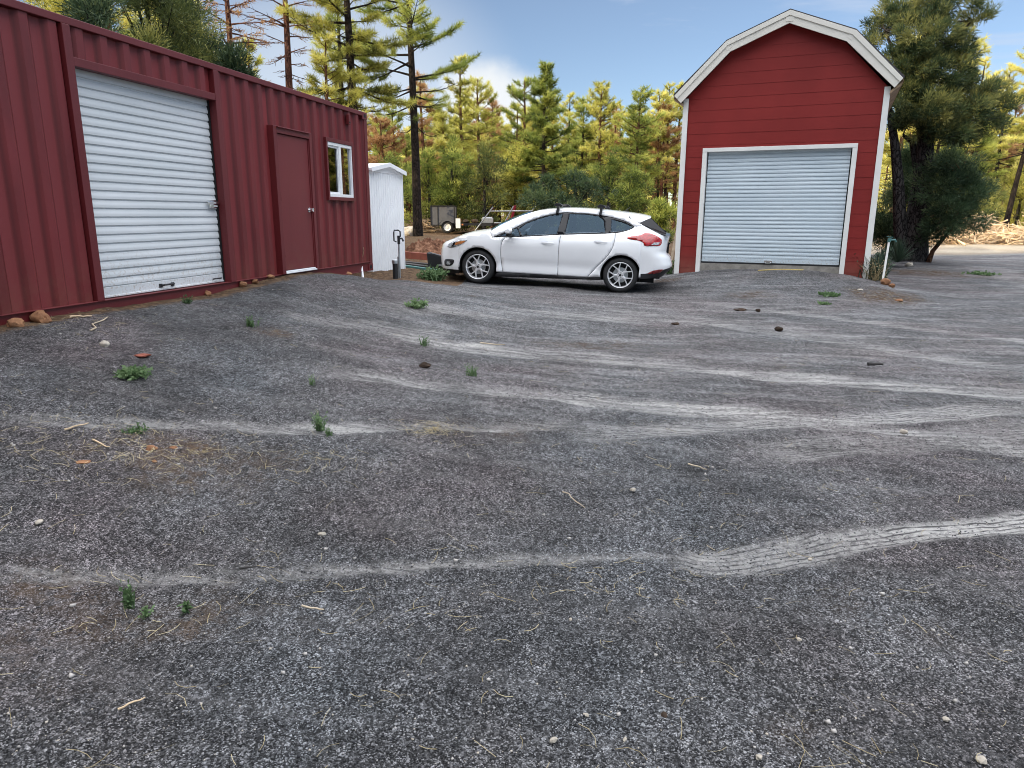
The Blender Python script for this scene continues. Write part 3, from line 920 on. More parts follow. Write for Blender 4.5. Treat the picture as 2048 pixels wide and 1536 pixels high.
# sliding window
q = MB()
x0, x1, z0, z1 = 0.605, 1.515, 1.154, 2.062
q.box(x0, x1, -0.05, 0.024, z1 - 0.055, z1); q.box(x0, x1, -0.05, 0.024, z0, z0 + 0.05); q.box(x0, x0 + 0.045, -0.05, 0.024, z0 + 0.05, z1 - 0.055); q.box(x1 - 0.045, x1, -0.05, 0.024, z0 + 0.05, z1 - 0.055)
wf = q.build('window', M['red_frame'], ct, bevel=0.003)
q = MB(); a0, a1, b0, b1 = x0 + 0.046, x1 - 0.046, z0 + 0.052, z1 - 0.058; mid = 1.055
q.box(a0, a1, -0.04, 0.012, b1 - 0.045, b1); q.box(a0, a1, -0.04, 0.012, b0, b0 + 0.045); q.box(a0, a0 + 0.035, -0.04, 0.012, b0 + 0.045, b1 - 0.045); q.box(a1 - 0.022, a1, -0.04, 0.010, b0 + 0.045, b1 - 0.045)
q.box(mid - 0.035, mid + 0.035, -0.04, 0.008, b0 + 0.045, b1 - 0.045)
q.box(mid + 0.035, mid + 0.058, -0.04, -0.006, b0 + 0.045, b1 - 0.045); q.box(mid + 0.058, a1 - 0.022, -0.04, -0.006, b1 - 0.075, b1 - 0.045); q.box(mid + 0.058, a1 - 0.022, -0.04, -0.006, b0 + 0.045, b0 + 0.075); q.box(a1 - 0.045, a1 - 0.022, -0.04, -0.006, b0 + 0.075, b1 - 0.075)
q.build('vinyl_frame', M['vinyl'], wf, bevel=0.002)
q = MB(); q.box(a0 + 0.03, mid - 0.03, -0.022, -0.018, b0 + 0.04, b1 - 0.04); q.build('pane', M['win_glass'], wf)
q = MB(); q.box(mid + 0.05, a1 - 0.04, -0.030, -0.027, b0 + 0.07, b1 - 0.07); q.build('pane', glass_mat('screened_glass', (0.25, 0.2, 0.2), 0.02), wf)
q = MB(); q.box(x0 - 0.01, x1 + 0.01, -0.9, -0.85, z0 - 0.1, z1 + 0.1); q.box(x0 - 0.03, x0 - 0.012, -0.85, -0.06, z0 - 0.1, z1 + 0.1); q.box(x1 + 0.012, x1 + 0.03, -0.85, -0.06, z0 - 0.1, z1 + 0.1); q.box(x0 - 0.01, x1 + 0.01, -0.85, -0.06, z0 - 0.12, z0 - 0.1)
q.build('dark_interior', plain('brown_interior', (0.05, 0.02, 0.02), 0.9), wf)
q = MB(); q.box(0.675, 0.735, -0.02, 0.03, 2.33, 2.475); q.box(0.683, 0.727, 0.026, 0.032, 2.345, 2.37, 1); q.build('vent_cover', [M['red_frame'], M['darkhole']], ct, bevel=0.004)

# grey conduit stub at the container's far end
pb = at(727, 553, 11.95); pt = at(722, 527, 12.15)
q = MB(); q.tube([pb - Vector((0, 0, 0.15)), pt], 0.021, 10)
pp = empty('conduit_stub', pb, 0, 'short white plastic conduit stub leaning at the end of the red container', 'pipe')
o = q.build('conduit', M['vinyl'], pp, smooth=40); o.matrix_parent_inverse = Matrix.Translation(-pb)
q = MB(); q.tube([pt, pt + Vector((0.02, 0, 0.07)), pt + Vector((0.06, 0, 0.22)), pt + Vector((0.05, 0, 0.27))], 0.006, 6); q.tube([pt, pt + Vector((-0.04, 0, 0.0)), pt + Vector((-0.08, 0, -0.12)), pt + Vector((-0.07, 0, -0.26))], 0.006, 6)
o = q.build('cable', M['wood'], pp, smooth=60); o.matrix_parent_inverse = Matrix.Translation(-pb)

# ------------------------------------------------------------------ gambrel barn
barn = empty('gambrel_barn', BARN, BA, 'tall red gambrel roofed barn with white trim and a pale roll-up door', 'barn')
WB_, DB_ = 3.66, 7.3
outl = [(0.0, -0.35), (0.0, 3.42), (0.83, 4.25), (1.86, 4.68), (2.86, 4.25), (WB_, 3.42), (WB_, -0.35)]


def half_at(z):
    """wall extent in x at height z"""
    if z <= 3.42: return 0.0, WB_
    if z <= 4.25: t = (z - 3.42) / 0.83; return 0.83 * t, WB_ + (2.86 - WB_) * t
    t = min(1, (z - 4.25) / 0.43); return 0.83 + 1.03 * t, 2.86 - 1.0 * t


OX0, OX1, OZ = 0.505, 3.165, 2.405       # door opening
LAP = 0.222
fw = MB()
k = 0
z = -0.35
while z < 4.68:
    za, zb = z, min(z + LAP, 4.675)
    segs = []
    xa = [half_at(za), half_at(zb)]
    brk = [za, zb]
    if za < 3.42 < zb: brk = [za, 3.42, zb]
    if za < 4.25 < zb: brk = [za, 4.25, zb]
    if za < OZ < zb: brk = sorted(set(brk + [OZ]))
    for p, r_ in zip(brk[:-1], brk[1:]):
        yA = -0.0045 * (1 - (p - za) / LAP); yB = -0.0045 * (1 - (r_ - za) / LAP)
        lo, hi = half_at(p), half_at(r_)
        spans = [(lo[0], hi[0], lo[1], hi[1])]
        if r_ <= OZ + 1e-6: spans = [(lo[0], hi[0], OX0, OX0), (OX1, OX1, lo[1], hi[1])]
        for a, b, c, d in spans:
            fw.add([(a, yA, p), (c, yA, p), (d, yB, r_), (b, yB, r_)], [(0, 1, 2, 3)])
    lo = half_at(za)
    for a, c in ([(lo[0], OX0), (OX1, lo[1])] if za < OZ else [lo]):
        fw.add([(a, 0, za), (c, 0, za), (c, -0.0045, za), (a, -0.0045, za)], [(0, 1, 2, 3)])
    z += LAP
fwo = fw.build('front_wall', M['siding'], barn)
sw = MB()
for xs, sg in ((0.0, -1), (WB_, 1)):
    z = -0.35
    while z < 3.42:
        zb = min(z + LAP, 3.42)
        sw.add([(xs + sg * 0.013, 0.0, z), (xs + sg * 0.013, DB_, z), (xs, DB_, zb), (xs, 0.0, zb)], [(0, 1, 2, 3)])
        sw.add([(xs + sg * 0.013, 0.0, z), (xs + sg * 0.013, DB_, z), (xs, DB_, z), (xs, 0.0, z)], [(0, 1, 2, 3)])
        z += LAP
sw.add([(x, DB_, zz) for x, zz in outl], [tuple(range(len(outl)))])
sw.build('side_walls', M['siding'], barn)
# roof: two slopes each side, thin shingle layer over the deck
ro = [(-0.20, 3.50), (0.757, 4.415), (1.868, 4.850), (3.016, 4.40), (3.87, 3.56)]
RF, RBk = -0.16, DB_ + 0.2
rf = MB()
n_ = len(ro)
for lay, (dz, m) in enumerate((((0.0, -0.05), 0), ((-0.051, -0.10), 1))):
    y0, y1 = (RF - 0.012, RBk) if lay == 0 else (RF + 0.02, RBk - 0.02)
    vs = []
    for yy in (y0, y1):
        for x, zz in ro: vs.append((x, yy, zz + dz[0] + 0.022))
        for x, zz in ro: vs.append((x, yy, zz + dz[1] + 0.035))
    fs = []
    for i in range(n_ - 1):
        fs += [(i, i + 1, 2 * n_ + i + 1, 2 * n_ + i), (n_ + i, n_ + i + 1, 3 * n_ + i + 1, 3 * n_ + i), (i, i + 1, n_ + i + 1, n_ + i), (2 * n_ + i, 2 * n_ + i + 1, 3 * n_ + i + 1, 3 * n_ + i)]
    fs += [(0, n_, 3 * n_, 2 * n_), (n_ - 1, 2 * n_ - 1, 4 * n_ - 1, 3 * n_ - 1)]
    rf.add(vs, fs, m)
rfo = rf.build('roof', [M['shingle'], M['wood']], barn)
# fascia: outer board and a wider inner board behind it
inn = [(0.02, 3.40), (0.838, 4.224), (1.867, 4.631), (2.873, 4.232), (3.64, 3.43)]


def lerp2(a, b, t): return (a[0] + (b[0] - a[0]) * t, a[1] + (b[1] - a[1]) * t)


inn2 = [(-0.05, 3.345)] + inn[1:4] + [(3.735, 3.395)]
ro_f = [(-0.185, 3.485)] + ro[1:4] + [(3.855, 3.545)]
midl = [lerp2(a, b, 0.40) for a, b in zip(ro_f, inn2)]
for i in range(4):
    q = MB()
    q.prism([ro_f[i], ro_f[i + 1], midl[i + 1], midl[i]], RF - 0.022, RF + 0.018, lambda x, zz, t: (x, t, zz))
    q.prism([lerp2(midl[i], ro_f[i], 0.05), lerp2(midl[i + 1], ro_f[i + 1], 0.05), inn2[i + 1], inn2[i]], RF - 0.004, RF + 0.030, lambda x, zz, t: (x, t, zz))
    q.build('fascia', M['cream_trim'], rfo, bevel=0.003)
q = MB(); q.box(1.80, 1.94, RF - 0.012, RF - 0.004, 4.66, 4.74); q.build('splice_plate', M['cream_trim'], rfo)
for x, zz, a in ((0.80, 4.31, 0.7), (2.94, 4.31, -0.7)):
    d = Vector((math.cos(a), 0, math.sin(a))) * 0.055; e = Vector((-math.sin(a), 0, math.cos(a))) * 0.045
    c = Vector((x, RF - 0.008, zz)); q = MB(); q.add([c - d - e, c + d - e, c + d + e, c - d + e], [(0, 1, 2, 3)]); q.build('splice_plate', M['cream_trim'], rfo)
sof = MB()                                           # soffit boards under the rake and at the eaves
for i in range(4):
    (xa, za), (xb, zb) = ro[i], ro[i + 1]
    sof.add([(xa, RF + 0.03, za - 0.06), (xb, RF + 0.03, zb - 0.06), (xb, 0.01, zb - 0.06), (xa, 0.01, za - 0.06)], [(0, 1, 2, 3)])
sof.prism([(-0.185, 3.40), (-0.205, 3.47), (-0.02, 3.35), (-0.01, 3.28)], RF + 0.035, DB_ + 0.1, lambda x, zz, t: (x, t, zz))
sof.prism([(WB_ + 0.185, 3.44), (WB_ + 0.205, 3.51), (WB_ + 0.02, 3.36), (WB_ + 0.01, 3.30)], RF + 0.035, DB_ + 0.1, lambda x, zz, t: (x, t, zz))
sof.build('soffit', M['wood'], barn)
for x in (0.0, WB_):
    q = MB(); s_ = 1 if x == 0 else -1
    xo = x - 0.022 * s_; xi = x + 0.080 * s_
    q.box(min(xo, xi), max(xo, xi), -0.040, -0.014, -0.34, 3.44)
    q.box(min(xo, x), max(xo, x), -0.0135, 0.10, -0.34, 3.40)
    q.build('corner_board', M['white_trim'], barn, bevel=0.003)
q = MB()
q.box(OX0 - 0.085, OX0, -0.042, 0.11, -0.3, OZ); q.box(OX1, OX1 + 0.085, -0.042, 0.11, -0.3, OZ); q.box(OX0 - 0.085, OX1 + 0.085, -0.045, 0.11, OZ, OZ + 0.075)
q.build('door_casing', M['white_trim'], barn, bevel=0.004)
q = MB(); curtain(q, OX0 + 0.02, OX1 - 0.02, 0.31, OZ + 0.02, 0.05, 0.0765, 0.014, -1.0)
bd = q.build('rollup_door', M['curtain_barn'], barn, smooth=24, fixn=False)
q = MB(); q.box(OX0 + 0.02, OX1 - 0.02, 0.046, 0.07, 0.232, 0.312); q.build('bottom_bar', M['curtain_barn'], bd, bevel=0.003)
q = MB(); q.box(OX0 + 0.02, OX1 - 0.02, 0.048, 0.074, 0.200, 0.231); q.build('rubber_seal', M['black_plastic'], bd)
q = MB(); q.box(1.77, 1.92, 0.02, 0.046, 0.245, 0.285); q.tube([(1.79, 0.03, 0.247), (1.80, 0.0, 0.225), (1.885, 0.0, 0.225), (1.90, 0.03, 0.247)], 0.008, 8); q.build('lift_handle', M['chrome'], bd, smooth=40)
q = MB(); q.box(OX0, OX1, 0.12, 0.5, 0.0, OZ + 0.2); q.build('dark_opening', M['darkhole'], barn)
q = MB(); q.box(OX0, OX1, 0.045, 0.118, -0.3, 0.198); q.build('sill', M['concrete'], barn)

# ------------------------------------------------------------------ white metal shed
A_ = ray(746, 541) * 13.25; B_ = ray(810, 536)
sa = RAD(16.0); sd = Vector((math.sin(sa), math.cos(sa), 0))
t_ = (A_.x - B_.x * A_.y) / (B_.x * sd.y - sd.x); wS = t_
shed = empty('garden_shed', A_ - Vector((0, 0, 0.0)), math.atan2(sd.y, sd.x), 'small white ribbed metal shed with a shallow gable roof beside the red container', 'shed')
# local X runs along the gable face, local -Y faces the yard
EV = 1.80; DS = 1.7
pr = []
x = 0.0
for k in range(int(wS / 0.095) + 1):
    for dx, dy in ((0.0, 0.0), (0.060, 0.0), (0.070, 0.010), (0.085, 0.010)):
        if k * 0.095 + dx < wS: pr.append((k * 0.095 + dx, dy))
pr.append((wS, 0.0))
q = MB(); q.grid([[(a, b, -0.15) for a, b in pr], [(a, b, EV) for a, b in pr]])
for zz in (0.62, 1.18):
    for k in range(int(wS / 0.095)):
        q.box(k * 0.095 + 0.025, k * 0.095 + 0.035, -0.004, 0.0, zz, zz + 0.012)
q.build('gable_wall', M['shed_white'], shed, fixn=False)
q = MB()
for yy in (0.0, ):
    pass
pr2 = [(k * 0.095 + dx, dy) for k in range(int(DS / 0.095) + 1) for dx, dy in ((0.0, 0.0), (0.06, 0.0), (0.07, 0.010), (0.085, 0.010))]
q.grid([[(b, a, -0.15) for a, b in pr2], [(b, a, EV) for a, b in pr2]]); q.grid([[(wS - b, a, -0.15) for a, b in pr2], [(wS - b, a, EV) for a, b in pr2]]); q.box(0.0, wS, DS + 0.1, DS + 0.11, -0.15, EV)
q.box(-0.008, 0.035, -0.008, 0.03, -0.15, EV); q.box(wS - 0.03, wS + 0.008, -0.008, 0.03, -0.15, EV)
q.build('side_walls', M['shed_white'], shed, fixn=False)
q = MB(); q.add([(0, -0.006, EV - 0.01), (wS, -0.006, EV - 0.01), (wS / 2, -0.006, EV + 0.11)], [(0, 1, 2)]); q.box(-0.01, wS + 0.01, -0.014, 0.01, EV - 0.03, EV)
q.build('gable_panel', M['shed_white'], shed)
q = MB()
for s_ in (0, 1):
    xe = -0.035 if s_ == 0 else wS + 0.035
    q.prism([(xe, EV - 0.015), (xe, EV + 0.03), (wS / 2, EV + 0.155), (wS / 2, EV + 0.11)], -0.07, DS + 0.15, lambda a, b, t: (a, t, b))
    q.prism([(xe, EV - 0.04), (xe, EV + 0.04), (wS / 2, EV + 0.162), (wS / 2, EV + 0.085)], -0.085, -0.0705, lambda a, b, t: (a, t, b))
q.build('roof', M['shed_white'], shed, bevel=0.004)

# ------------------------------------------------------------------ white hatchback
car = bpy.data.objects.new('parked_car', None); col.objects.link(car)
car.matrix_world = Matrix(((CAR_D.x, CAR_Y.x, CAR_U.x, CAR_O.x), (CAR_D.y, CAR_Y.y, CAR_U.y, CAR_O.y), (CAR_D.z, CAR_Y.z, CAR_U.z, CAR_O.z), (0, 0, 0, 1)))
tag(car, 'white five door hatchback with roof bars parked beside the red barn', 'car')
# car frame: X rearwards from the front axle, Y away from the yard (near side is -Y), Z up
_zs = [.10, .20, .30, .42, .55, .66, .75, .82, .90, .98, 1.1, 1.25, 1.38, 1.44, 1.5]
_ws = [.82, .865, .885, .888, .895, .903, .908, .903, .890, .86, .80, .715, .64, .58, .50]
XF0, XFN = -0.37, 2.5
XR0, XRN = 2.98, 3.2
def xnose(z): return float(np.interp(z, [0.15, 0.25, 0.45, 0.60, 0.70, 0.78, 0.86], [-0.78, -0.86, -0.885, -0.87, -0.83, -0.70, -0.45]))
def xtail(z): return float(np.interp(z, [0.25, 0.31, 0.44, 0.51, 0.67, 0.74, 0.95, 1.04, 1.30], [3.30, 3.42, 3.55, 3.57, 3.52, 3.44, 3.46, 3.48, 3.46]))


def W(x, z):
    w = float(np.interp(z, _zs, _ws))
    if 0.10 < x < 2.5: w -= 0.020 * math.exp(-((z - 0.40) / 0.10) ** 2)       # hollow along the door bottoms
    if x < XF0:
        L = XF0 - xnose(z); t = min(1, (XF0 - x) / max(L, 1e-3))
        w *= (1 - t ** XFN) ** (1 / XFN)
    if x > XR0:
        L = xtail(z) - XR0; t = min(1, (x - XR0) / L)
        w *= (1 - t ** XRN) ** (1 / XRN)
    if 0.25 < x < 2.75:                                                        # shoulder crease
        zc = 0.724 + (x - 0.30) * 0.094
        w -= 0.011 * min(1, max(0, (z - zc) / 0.07)) * min(1, (x - 0.25) / 0.2, (2.75 - x) / 0.3)
    # flared wheel arches
    for ax in (0.0, 2.648):
        r = math.hypot(x - ax, z - 0.317)
        if r < 0.55 and -0.37 <= x <= 3.0: w += 0.012 * max(0, 1 - (r - 0.36) / 0.19) if r > 0.36 else 0.012
    return w


def densify(poly, step=0.045, closed=True):
    out = []
    n = len(poly)
    for i in range(n if closed else n - 1):
        a, b = poly[i], poly[(i + 1) % n]
        k = max(1, int(math.ceil(math.hypot(b[0] - a[0], b[1] - a[1]) / step)))
        out += [(a[0] + (b[0] - a[0]) * j / k, a[1] + (b[1] - a[1]) * j / k) for j in range(k)]
    if not closed: out.append(poly[-1])
    return out


def spline(pts, k=5, closed=False):
    out = []; n = len(pts)
    for i in range(n if closed else n - 1):
        g = (lambda j: pts[j % n]) if closed else (lambda j: pts[max(0, min(n - 1, j))])
        p0, p1, p2, p3 = g(i - 1), g(i), g(i + 1), g(i + 2)
        for j in range(k):
            t = j / k
            out.append(tuple(0.5 * (2 * p1[c] + (p2[c] - p0[c]) * t + (2 * p0[c] - 5 * p1[c] + 4 * p2[c] - p3[c]) * t * t + (3 * p1[c] - p0[c] - 3 * p2[c] + p3[c]) * t ** 3) for c in (0, 1)))
    if not closed: out.append(tuple(pts[-1]))
    return out


def inside(p, poly):
    x, y = p; c = False; n = len(poly); j = n - 1
    for i in range(n):
        xi, yi = poly[i]; xj, yj = poly[j]
        if (yi > y) != (yj > y) and x < (xj - xi) * (y - yi) / (yj - yi) + xi: c = not c
        j = i
    return c


def panel2d(outer, holes=(), step=0.05):
    """triangles of a side-view outline with holes"""
    loops = [densify(outer, step)] + [densify(h, step) for h in holes]
    vs, ed = [], []
    for L in loops:
        b = len(vs); vs += [Vector(p) for p in L]; ed += [(b + i, b + (i + 1) % len(L)) for i in range(len(L))]
    xs = [p[0] for p in loops[0]]; zs_ = [p[1] for p in loops[0]]
    x = min(xs) + step / 2
    while x < max(xs):
        z = min(zs_) + step / 2
        while z < max(zs_):
            if inside((x, z), loops[0]) and not any(inside((x, z), h) for h in loops[1:]):
                if all((v - Vector((x, z))).length > step * 0.45 for v in vs[:sum(len(l) for l in loops)]): vs.append(Vector((x, z)))
            z += step
        x += step
    r = geometry.delaunay_2d_cdt(vs, ed, [], 0, 1e-5)
    V2, F2 = r[0], r[2]
    F = []
    for f in F2:
        c = (sum(V2[i].x for i in f) / len(f), sum(V2[i].y for i in f) / len(f))
        if inside(c, loops[0]) and not any(inside(c, h) for h in loops[1:]): F.append(tuple(f))
    return [(v.x, v.y) for v in V2], F


def side_panel(name, outer, holes, mat, parent, side=-1, off=0.0, thick=0.012, step=0.05, smooth=True):
    V2, F = panel2d(outer, holes, step)
    me = bpy.data.meshes.new(name)
    vs = [(x, side * (W(x, z) + off), z) for x, z in V2]
    me.from_pydata(vs, [], F)
    bm = bmesh.new(); bm.from_mesh(me)
    bmesh.ops.delete(bm, geom=[v for v in bm.verts if not v.link_faces], context='VERTS')
    bmesh.ops.recalc_face_normals(bm, faces=bm.faces)
    if sum(f.normal.y * f.calc_area() for f in bm.faces) * side < 0: bmesh.ops.reverse_faces(bm, faces=bm.faces)
    bm.to_mesh(me); bm.free()
    if smooth:
        me.shade_smooth(); me.set_sharp_from_angle(angle=RAD(50))
    me.materials.append(mat)
    o = link(name, me, parent)
    if thick:
        m = o.modifiers.new('thickness', 'SOLIDIFY'); m.thickness = thick; m.offset = -1
    return o


def arc(cx, r, a0, a1, n=18):
    return [(cx + r * math.cos(RAD(a0 + (a1 - a0) * i / n)), 0.317 + r * math.sin(RAD(a0 + (a1 - a0) * i / n))) for i in range(n + 1)]


AR = 0.362
hood_edge = spline([(-0.37, 0.845), (-0.198, 0.895), (0.039, 0.938), (0.205, 0.965)], 4)
apil = spline([(0.205, 0.965), (0.357, 1.074), (0.49, 1.149), (0.711, 1.261), (0.935, 1.345), (1.116, 1.392), (1.392, 1.428), (1.739, 1.446), (2.089, 1.442), (2.437, 1.424), (2.689, 1.405)], 4)
cpil = [(2.689, 1.405), (2.715, 1.335), (2.80, 1.275), (2.925, 1.240), (2.98, 1.205)]
dlo_up = spline([(2.831, 1.182), (2.707, 1.255), (2.52, 1.307), (2.334, 1.341), (1.985, 1.376), (1.591, 1.380), (1.453, 1.363), (1.293, 1.330), (1.067, 1.261), (0.866, 1.177), (0.713, 1.091), (0.602, 1.033), (0.423, 0.950), (0.262, 0.866)], 3)
dlo_low = spline([(0.262, 0.866), (0.526, 0.885), (0.808, 0.908), (1.457, 0.971), (1.915, 1.006), (2.48, 1.051), (2.635, 1.080), (2.743, 1.118), (2.807, 1.152), (2.831, 1.182)], 3)
DLO = dlo_low[:-1] + dlo_up[:-1]
def low_at(x): return float(np.interp(x, [p[0] for p in dlo_low], [p[1] for p in dlo_low]))
G = 0.004
SILL = 0.245
fcut = spline([(0.505, 0.880), (0.452, 0.794), (0.434, 0.656), (0.446, 0.447), (0.485, SILL)], 4)          # front door leading edge
bcut = spline([(1.530, 0.976), (1.514, 0.871), (1.508, 0.689), (1.508, 0.507), (1.511, SILL)], 4)
rcut = spline([(2.500, 1.049), (2.500, 0.92), (2.461, 0.762), (2.36, 0.600), (2.211, 0.432), (2.06, SILL)], 4)
low_f = [p for p in dlo_low if 0.52 < p[0] < 1.52]
low_r = [p for p in dlo_low if 1.54 < p[0] < 2.49]
fdoor = [(x + G, z) for x, z in fcut[::-1]] + [(x, z - 0.004) for x, z in low_f] + [(x - G, z) for x, z in bcut]
rdoor = [(x + G, z) for x, z in bcut[::-1]] + [(x, z - 0.004) for x, z in low_r] + [(x - G, z) for x, z in rcut]
# body side without doors: front wing, upper frame and quarter panel
farch = arc(0.0, AR, 195, -8)[::1]
wing = [(-0.37, 0.845)] + hood_edge[1:] + [(0.262, 0.866)] + [p for p in dlo_low if 0.27 < p[0] < 0.50] + [(x - G, z) for x, z in fcut] + [(0.36, SILL)] + [p for p in farch[::-1] if p[0] > -0.37 and p[1] > SILL]
wing = [p for p in wing]
r15 = [p for p in farch if p[1] > SILL and p[0] > -0.365]
wing = [(-0.37, 0.845)] + hood_edge[1:-1] + [(0.205, 0.965), (0.262, 0.866)] + [p for p in dlo_low if 0.27 < p[0] < 0.50] + [(x - G, z) for x, z in fcut] + [(r15[-1][0], SILL)] + r15[::-1] + [(-0.37, r15[0][1])]
upper = apil + cpil + [(2.98, 1.205)] + [(2.86, 1.178)] + [(2.831, 1.182)] + dlo_up[1:]
rarch = [p for p in arc(2.648, AR, 200, -20) if p[1] > 0.29]
quarter = [(2.831, 1.182), (2.86, 1.178), (2.98, 1.205), (2.98, 0.30), (rarch[-1][0], 0.30)] + rarch[::-1] + [(rarch[0][0], SILL + 0.02), (2.06 + G, SILL)] + [(x + G, z) for x, z in rcut[::-1]] + [p for p in dlo_low if p[0] > 2.51][:-1]

fglass = [(0.742, 1.040), (0.869, 1.145), (1.07, 1.233), (1.296, 1.303), (1.508, 1.345), (1.502, 1.296), (1.452, 0.988), (0.83, 0.926), (0.790, 0.965)]
fquart = [(0.40, 0.898), (0.56, 0.984), (0.690, 1.052), (0.735, 1.010), (0.765, 0.945), (0.760, 0.918)]
rglass = [(1.642, 1.350), (1.965, 1.352), (2.174, 1.330), (2.268, 1.262), (2.318, 1.056), (1.600, 1.002)]
qglass = [(2.409, 1.286), (2.594, 1.247), (2.734, 1.201), (2.795, 1.176), (2.721, 1.117), (2.545, 1.083), (2.425, 1.070)]
sh = MB()
body = None
for side in (-1, 1):
    for nm, poly in (('front_wing', wing), ('door_surround', upper), ('quarter_panel', quarter)):
        side_panel(nm, poly, [], M['carpaint'], car, side)
    for nm, poly, hpx in (('front_door', fdoor, 1.30), ('rear_door', rdoor, 2.265)):
        d = side_panel(nm, poly, [], M['carpaint'], car, side)
        hz = 0.820 if nm == 'front_door' else 0.886
        q = MB()
        yb = W(hpx, hz)
        prof = []
        for i in range(9):
            t = i / 8; xx = hpx - 0.115 + 0.23 * t; e = math.sin(math.pi * t) ** 0.5
            prof.append([(xx, side * (yb + 0.004 + 0.024 * e + 0.003 * math.cos(a)), hz + (xx - hpx) * -0.03 + 0.0175 * math.sin(a) * (0.55 + 0.45 * e)) for a in np.linspace(0, 2 * math.pi, 9)])
        q.grid(prof); q.build('handle', M['carpaint'], d, smooth=60)
        side_panel('handle_recess', [(hpx - 0.055 + 0.10 * math.cos(a) * 0.75, hz + 0.004 + 0.034 * math.sin(a)) for a in np.linspace(0, 2 * math.pi, 17)[:-1]], [], plain('recess_paint', (0.62, 0.64, 0.67), 0.3), d, side, 0.0022, 0, 0.03)  # flat grey oval, paints the shade of the hollow behind the handle
    trim = side_panel('window_trim', DLO, [fglass, fquart, rglass, qglass], M['gloss_black'], car, side, -0.004, 0.006)
    for g in (fglass, fquart, rglass, qglass): side_panel('window', g, [], M['car_glass'], trim, side, -0.007, 0, 0.06)
    side_panel('sill', [(0.33, 0.152), (2.30, 0.205), (2.30, 0.285), (2.06, SILL - 0.004), (0.45, SILL - 0.004), (0.36, 0.215)], [], M['black_plastic'], car, side, -0.006, 0.02)
    for ax in (0.0, 2.648):
        q = MB(); a = np.linspace(RAD(-15), RAD(195), 22)
        q.grid([[(ax + AR * math.cos(t), side * 0.885, 0.317 + AR * math.sin(t)) for t in a], [(ax + AR * 0.985 * math.cos(t), side * 0.60, 0.317 + AR * 0.985 * math.sin(t)) for t in a], [(ax, side * 0.60, 0.317) for t in a]])
        q.build('arch_liner', M['darkhole'], car)
    sp_ = [(2.689, 1.405), (2.89, 1.385), (3.10, 1.352), (2.925, 1.243), (2.80, 1.277), (2.717, 1.337)]
    # mirror
    q = MB()
    rows = []
    for i in range(7):
        t = i / 6; yy = side * (0.90 + 0.21 * t); s_ = math.sin(math.pi * (0.12 + 0.80 * t)) ** 0.45
        rows.append([(0.60 + 0.075 * s_ * math.cos(a) - 0.02 * math.cos(a) ** 2, yy, 1.005 + 0.062 * s_ * math.sin(a)) for a in np.linspace(0, 2 * math.pi, 13)])
    q.grid(rows); q.add(rows[-1][:-1], [tuple(range(12))]); q.add(rows[0][:-1], [tuple(range(12))])
    mo = q.build('side_mirror', M['carpaint'], car, smooth=60)
    q = MB(); q.tube([(0.60, side * 0.845, 0.915), (0.605, side * 0.90, 0.935), (0.605, side * 0.95, 0.955)], [0.045, 0.035, 0.04], 8); q.box(0.56, 0.66, min(side * 0.93, side * 1.08), max(side * 0.93, side * 1.08), 0.930, 0.952)
    q.build('mirror_base', M['black_plastic'], mo, smooth=50)
    q = MB(); q.box(0.664, 0.668, min(side * 0.93, side * 1.09), max(side * 0.93, side * 1.09), 0.96, 1.05); q.build('mirror_glass', M['mirror'], mo)
    # lamps laid on the curved corners
    tl = spline([(2.712, 0.983), (2.82, 1.019), (2.952, 1.041), (3.037, 1.084), (3.17, 1.063), (3.289, 1.005), (3.335, 0.955), (3.305, 0.873), (3.170, 0.862), (3.036, 0.859), (3.009, 0.912), (2.916, 0.946), (2.80, 0.955)], 3, True)
    tlo = side_panel('taillight', tl, [], M['tail_red'], car, side, 0.006, 0.01, 0.03)
    side_panel('reverse_lens', [(3.15, 0.880), (3.27, 0.882), (3.30, 0.930), (3.19, 0.925)], [], M['clear_lens'], tlo, side, 0.0085, 0, 0.03)
    hl = spline([(-0.60, 0.655), (-0.575, 0.705), (-0.486, 0.758), (-0.35, 0.789), (-0.205, 0.805), (-0.30, 0.728), (-0.432, 0.665), (-0.52, 0.645)], 3, True)
    hlo = side_panel('headlight', hl, [], M['clear_lens'], car, side, 0.006, 0.01, 0.03)
    side_panel('turn_lens', spline([(-0.44, 0.700), (-0.40, 0.757), (-0.235, 0.785), (-0.31, 0.728)], 3, True), [], M['amber'], hlo, side, 0.0085, 0, 0.03)
    side_panel('lamp_bezel', spline([(-0.50, 0.672), (-0.475, 0.735), (-0.43, 0.750), (-0.46, 0.690)], 3, True), [], M['gloss_black'], hlo, side, 0.0085, 0, 0.03)
    fo = side_panel('fog_light', spline([(-0.66, 0.410), (-0.50, 0.430), (-0.455, 0.405), (-0.485, 0.335), (-0.56, 0.300), (-0.67, 0.305)], 3, True), [], M['black_plastic'], car, side, 0.004, 0.01, 0.03)
    side_panel('fog_lens', [(-0.575 + 0.045 * math.cos(a), 0.355 + 0.038 * math.sin(a)) for a in np.linspace(0, 2 * math.pi, 13)[:-1]], [], M['clear_lens'], fo, side, 0.008, 0, 0.03)
    side_panel('reflector', spline([(3.12, 0.375), (3.25, 0.442), (3.40, 0.455), (3.36, 0.400), (3.22, 0.372)], 3, True), [], M['dark_red'], car, side, 0.006, 0.008, 0.03)

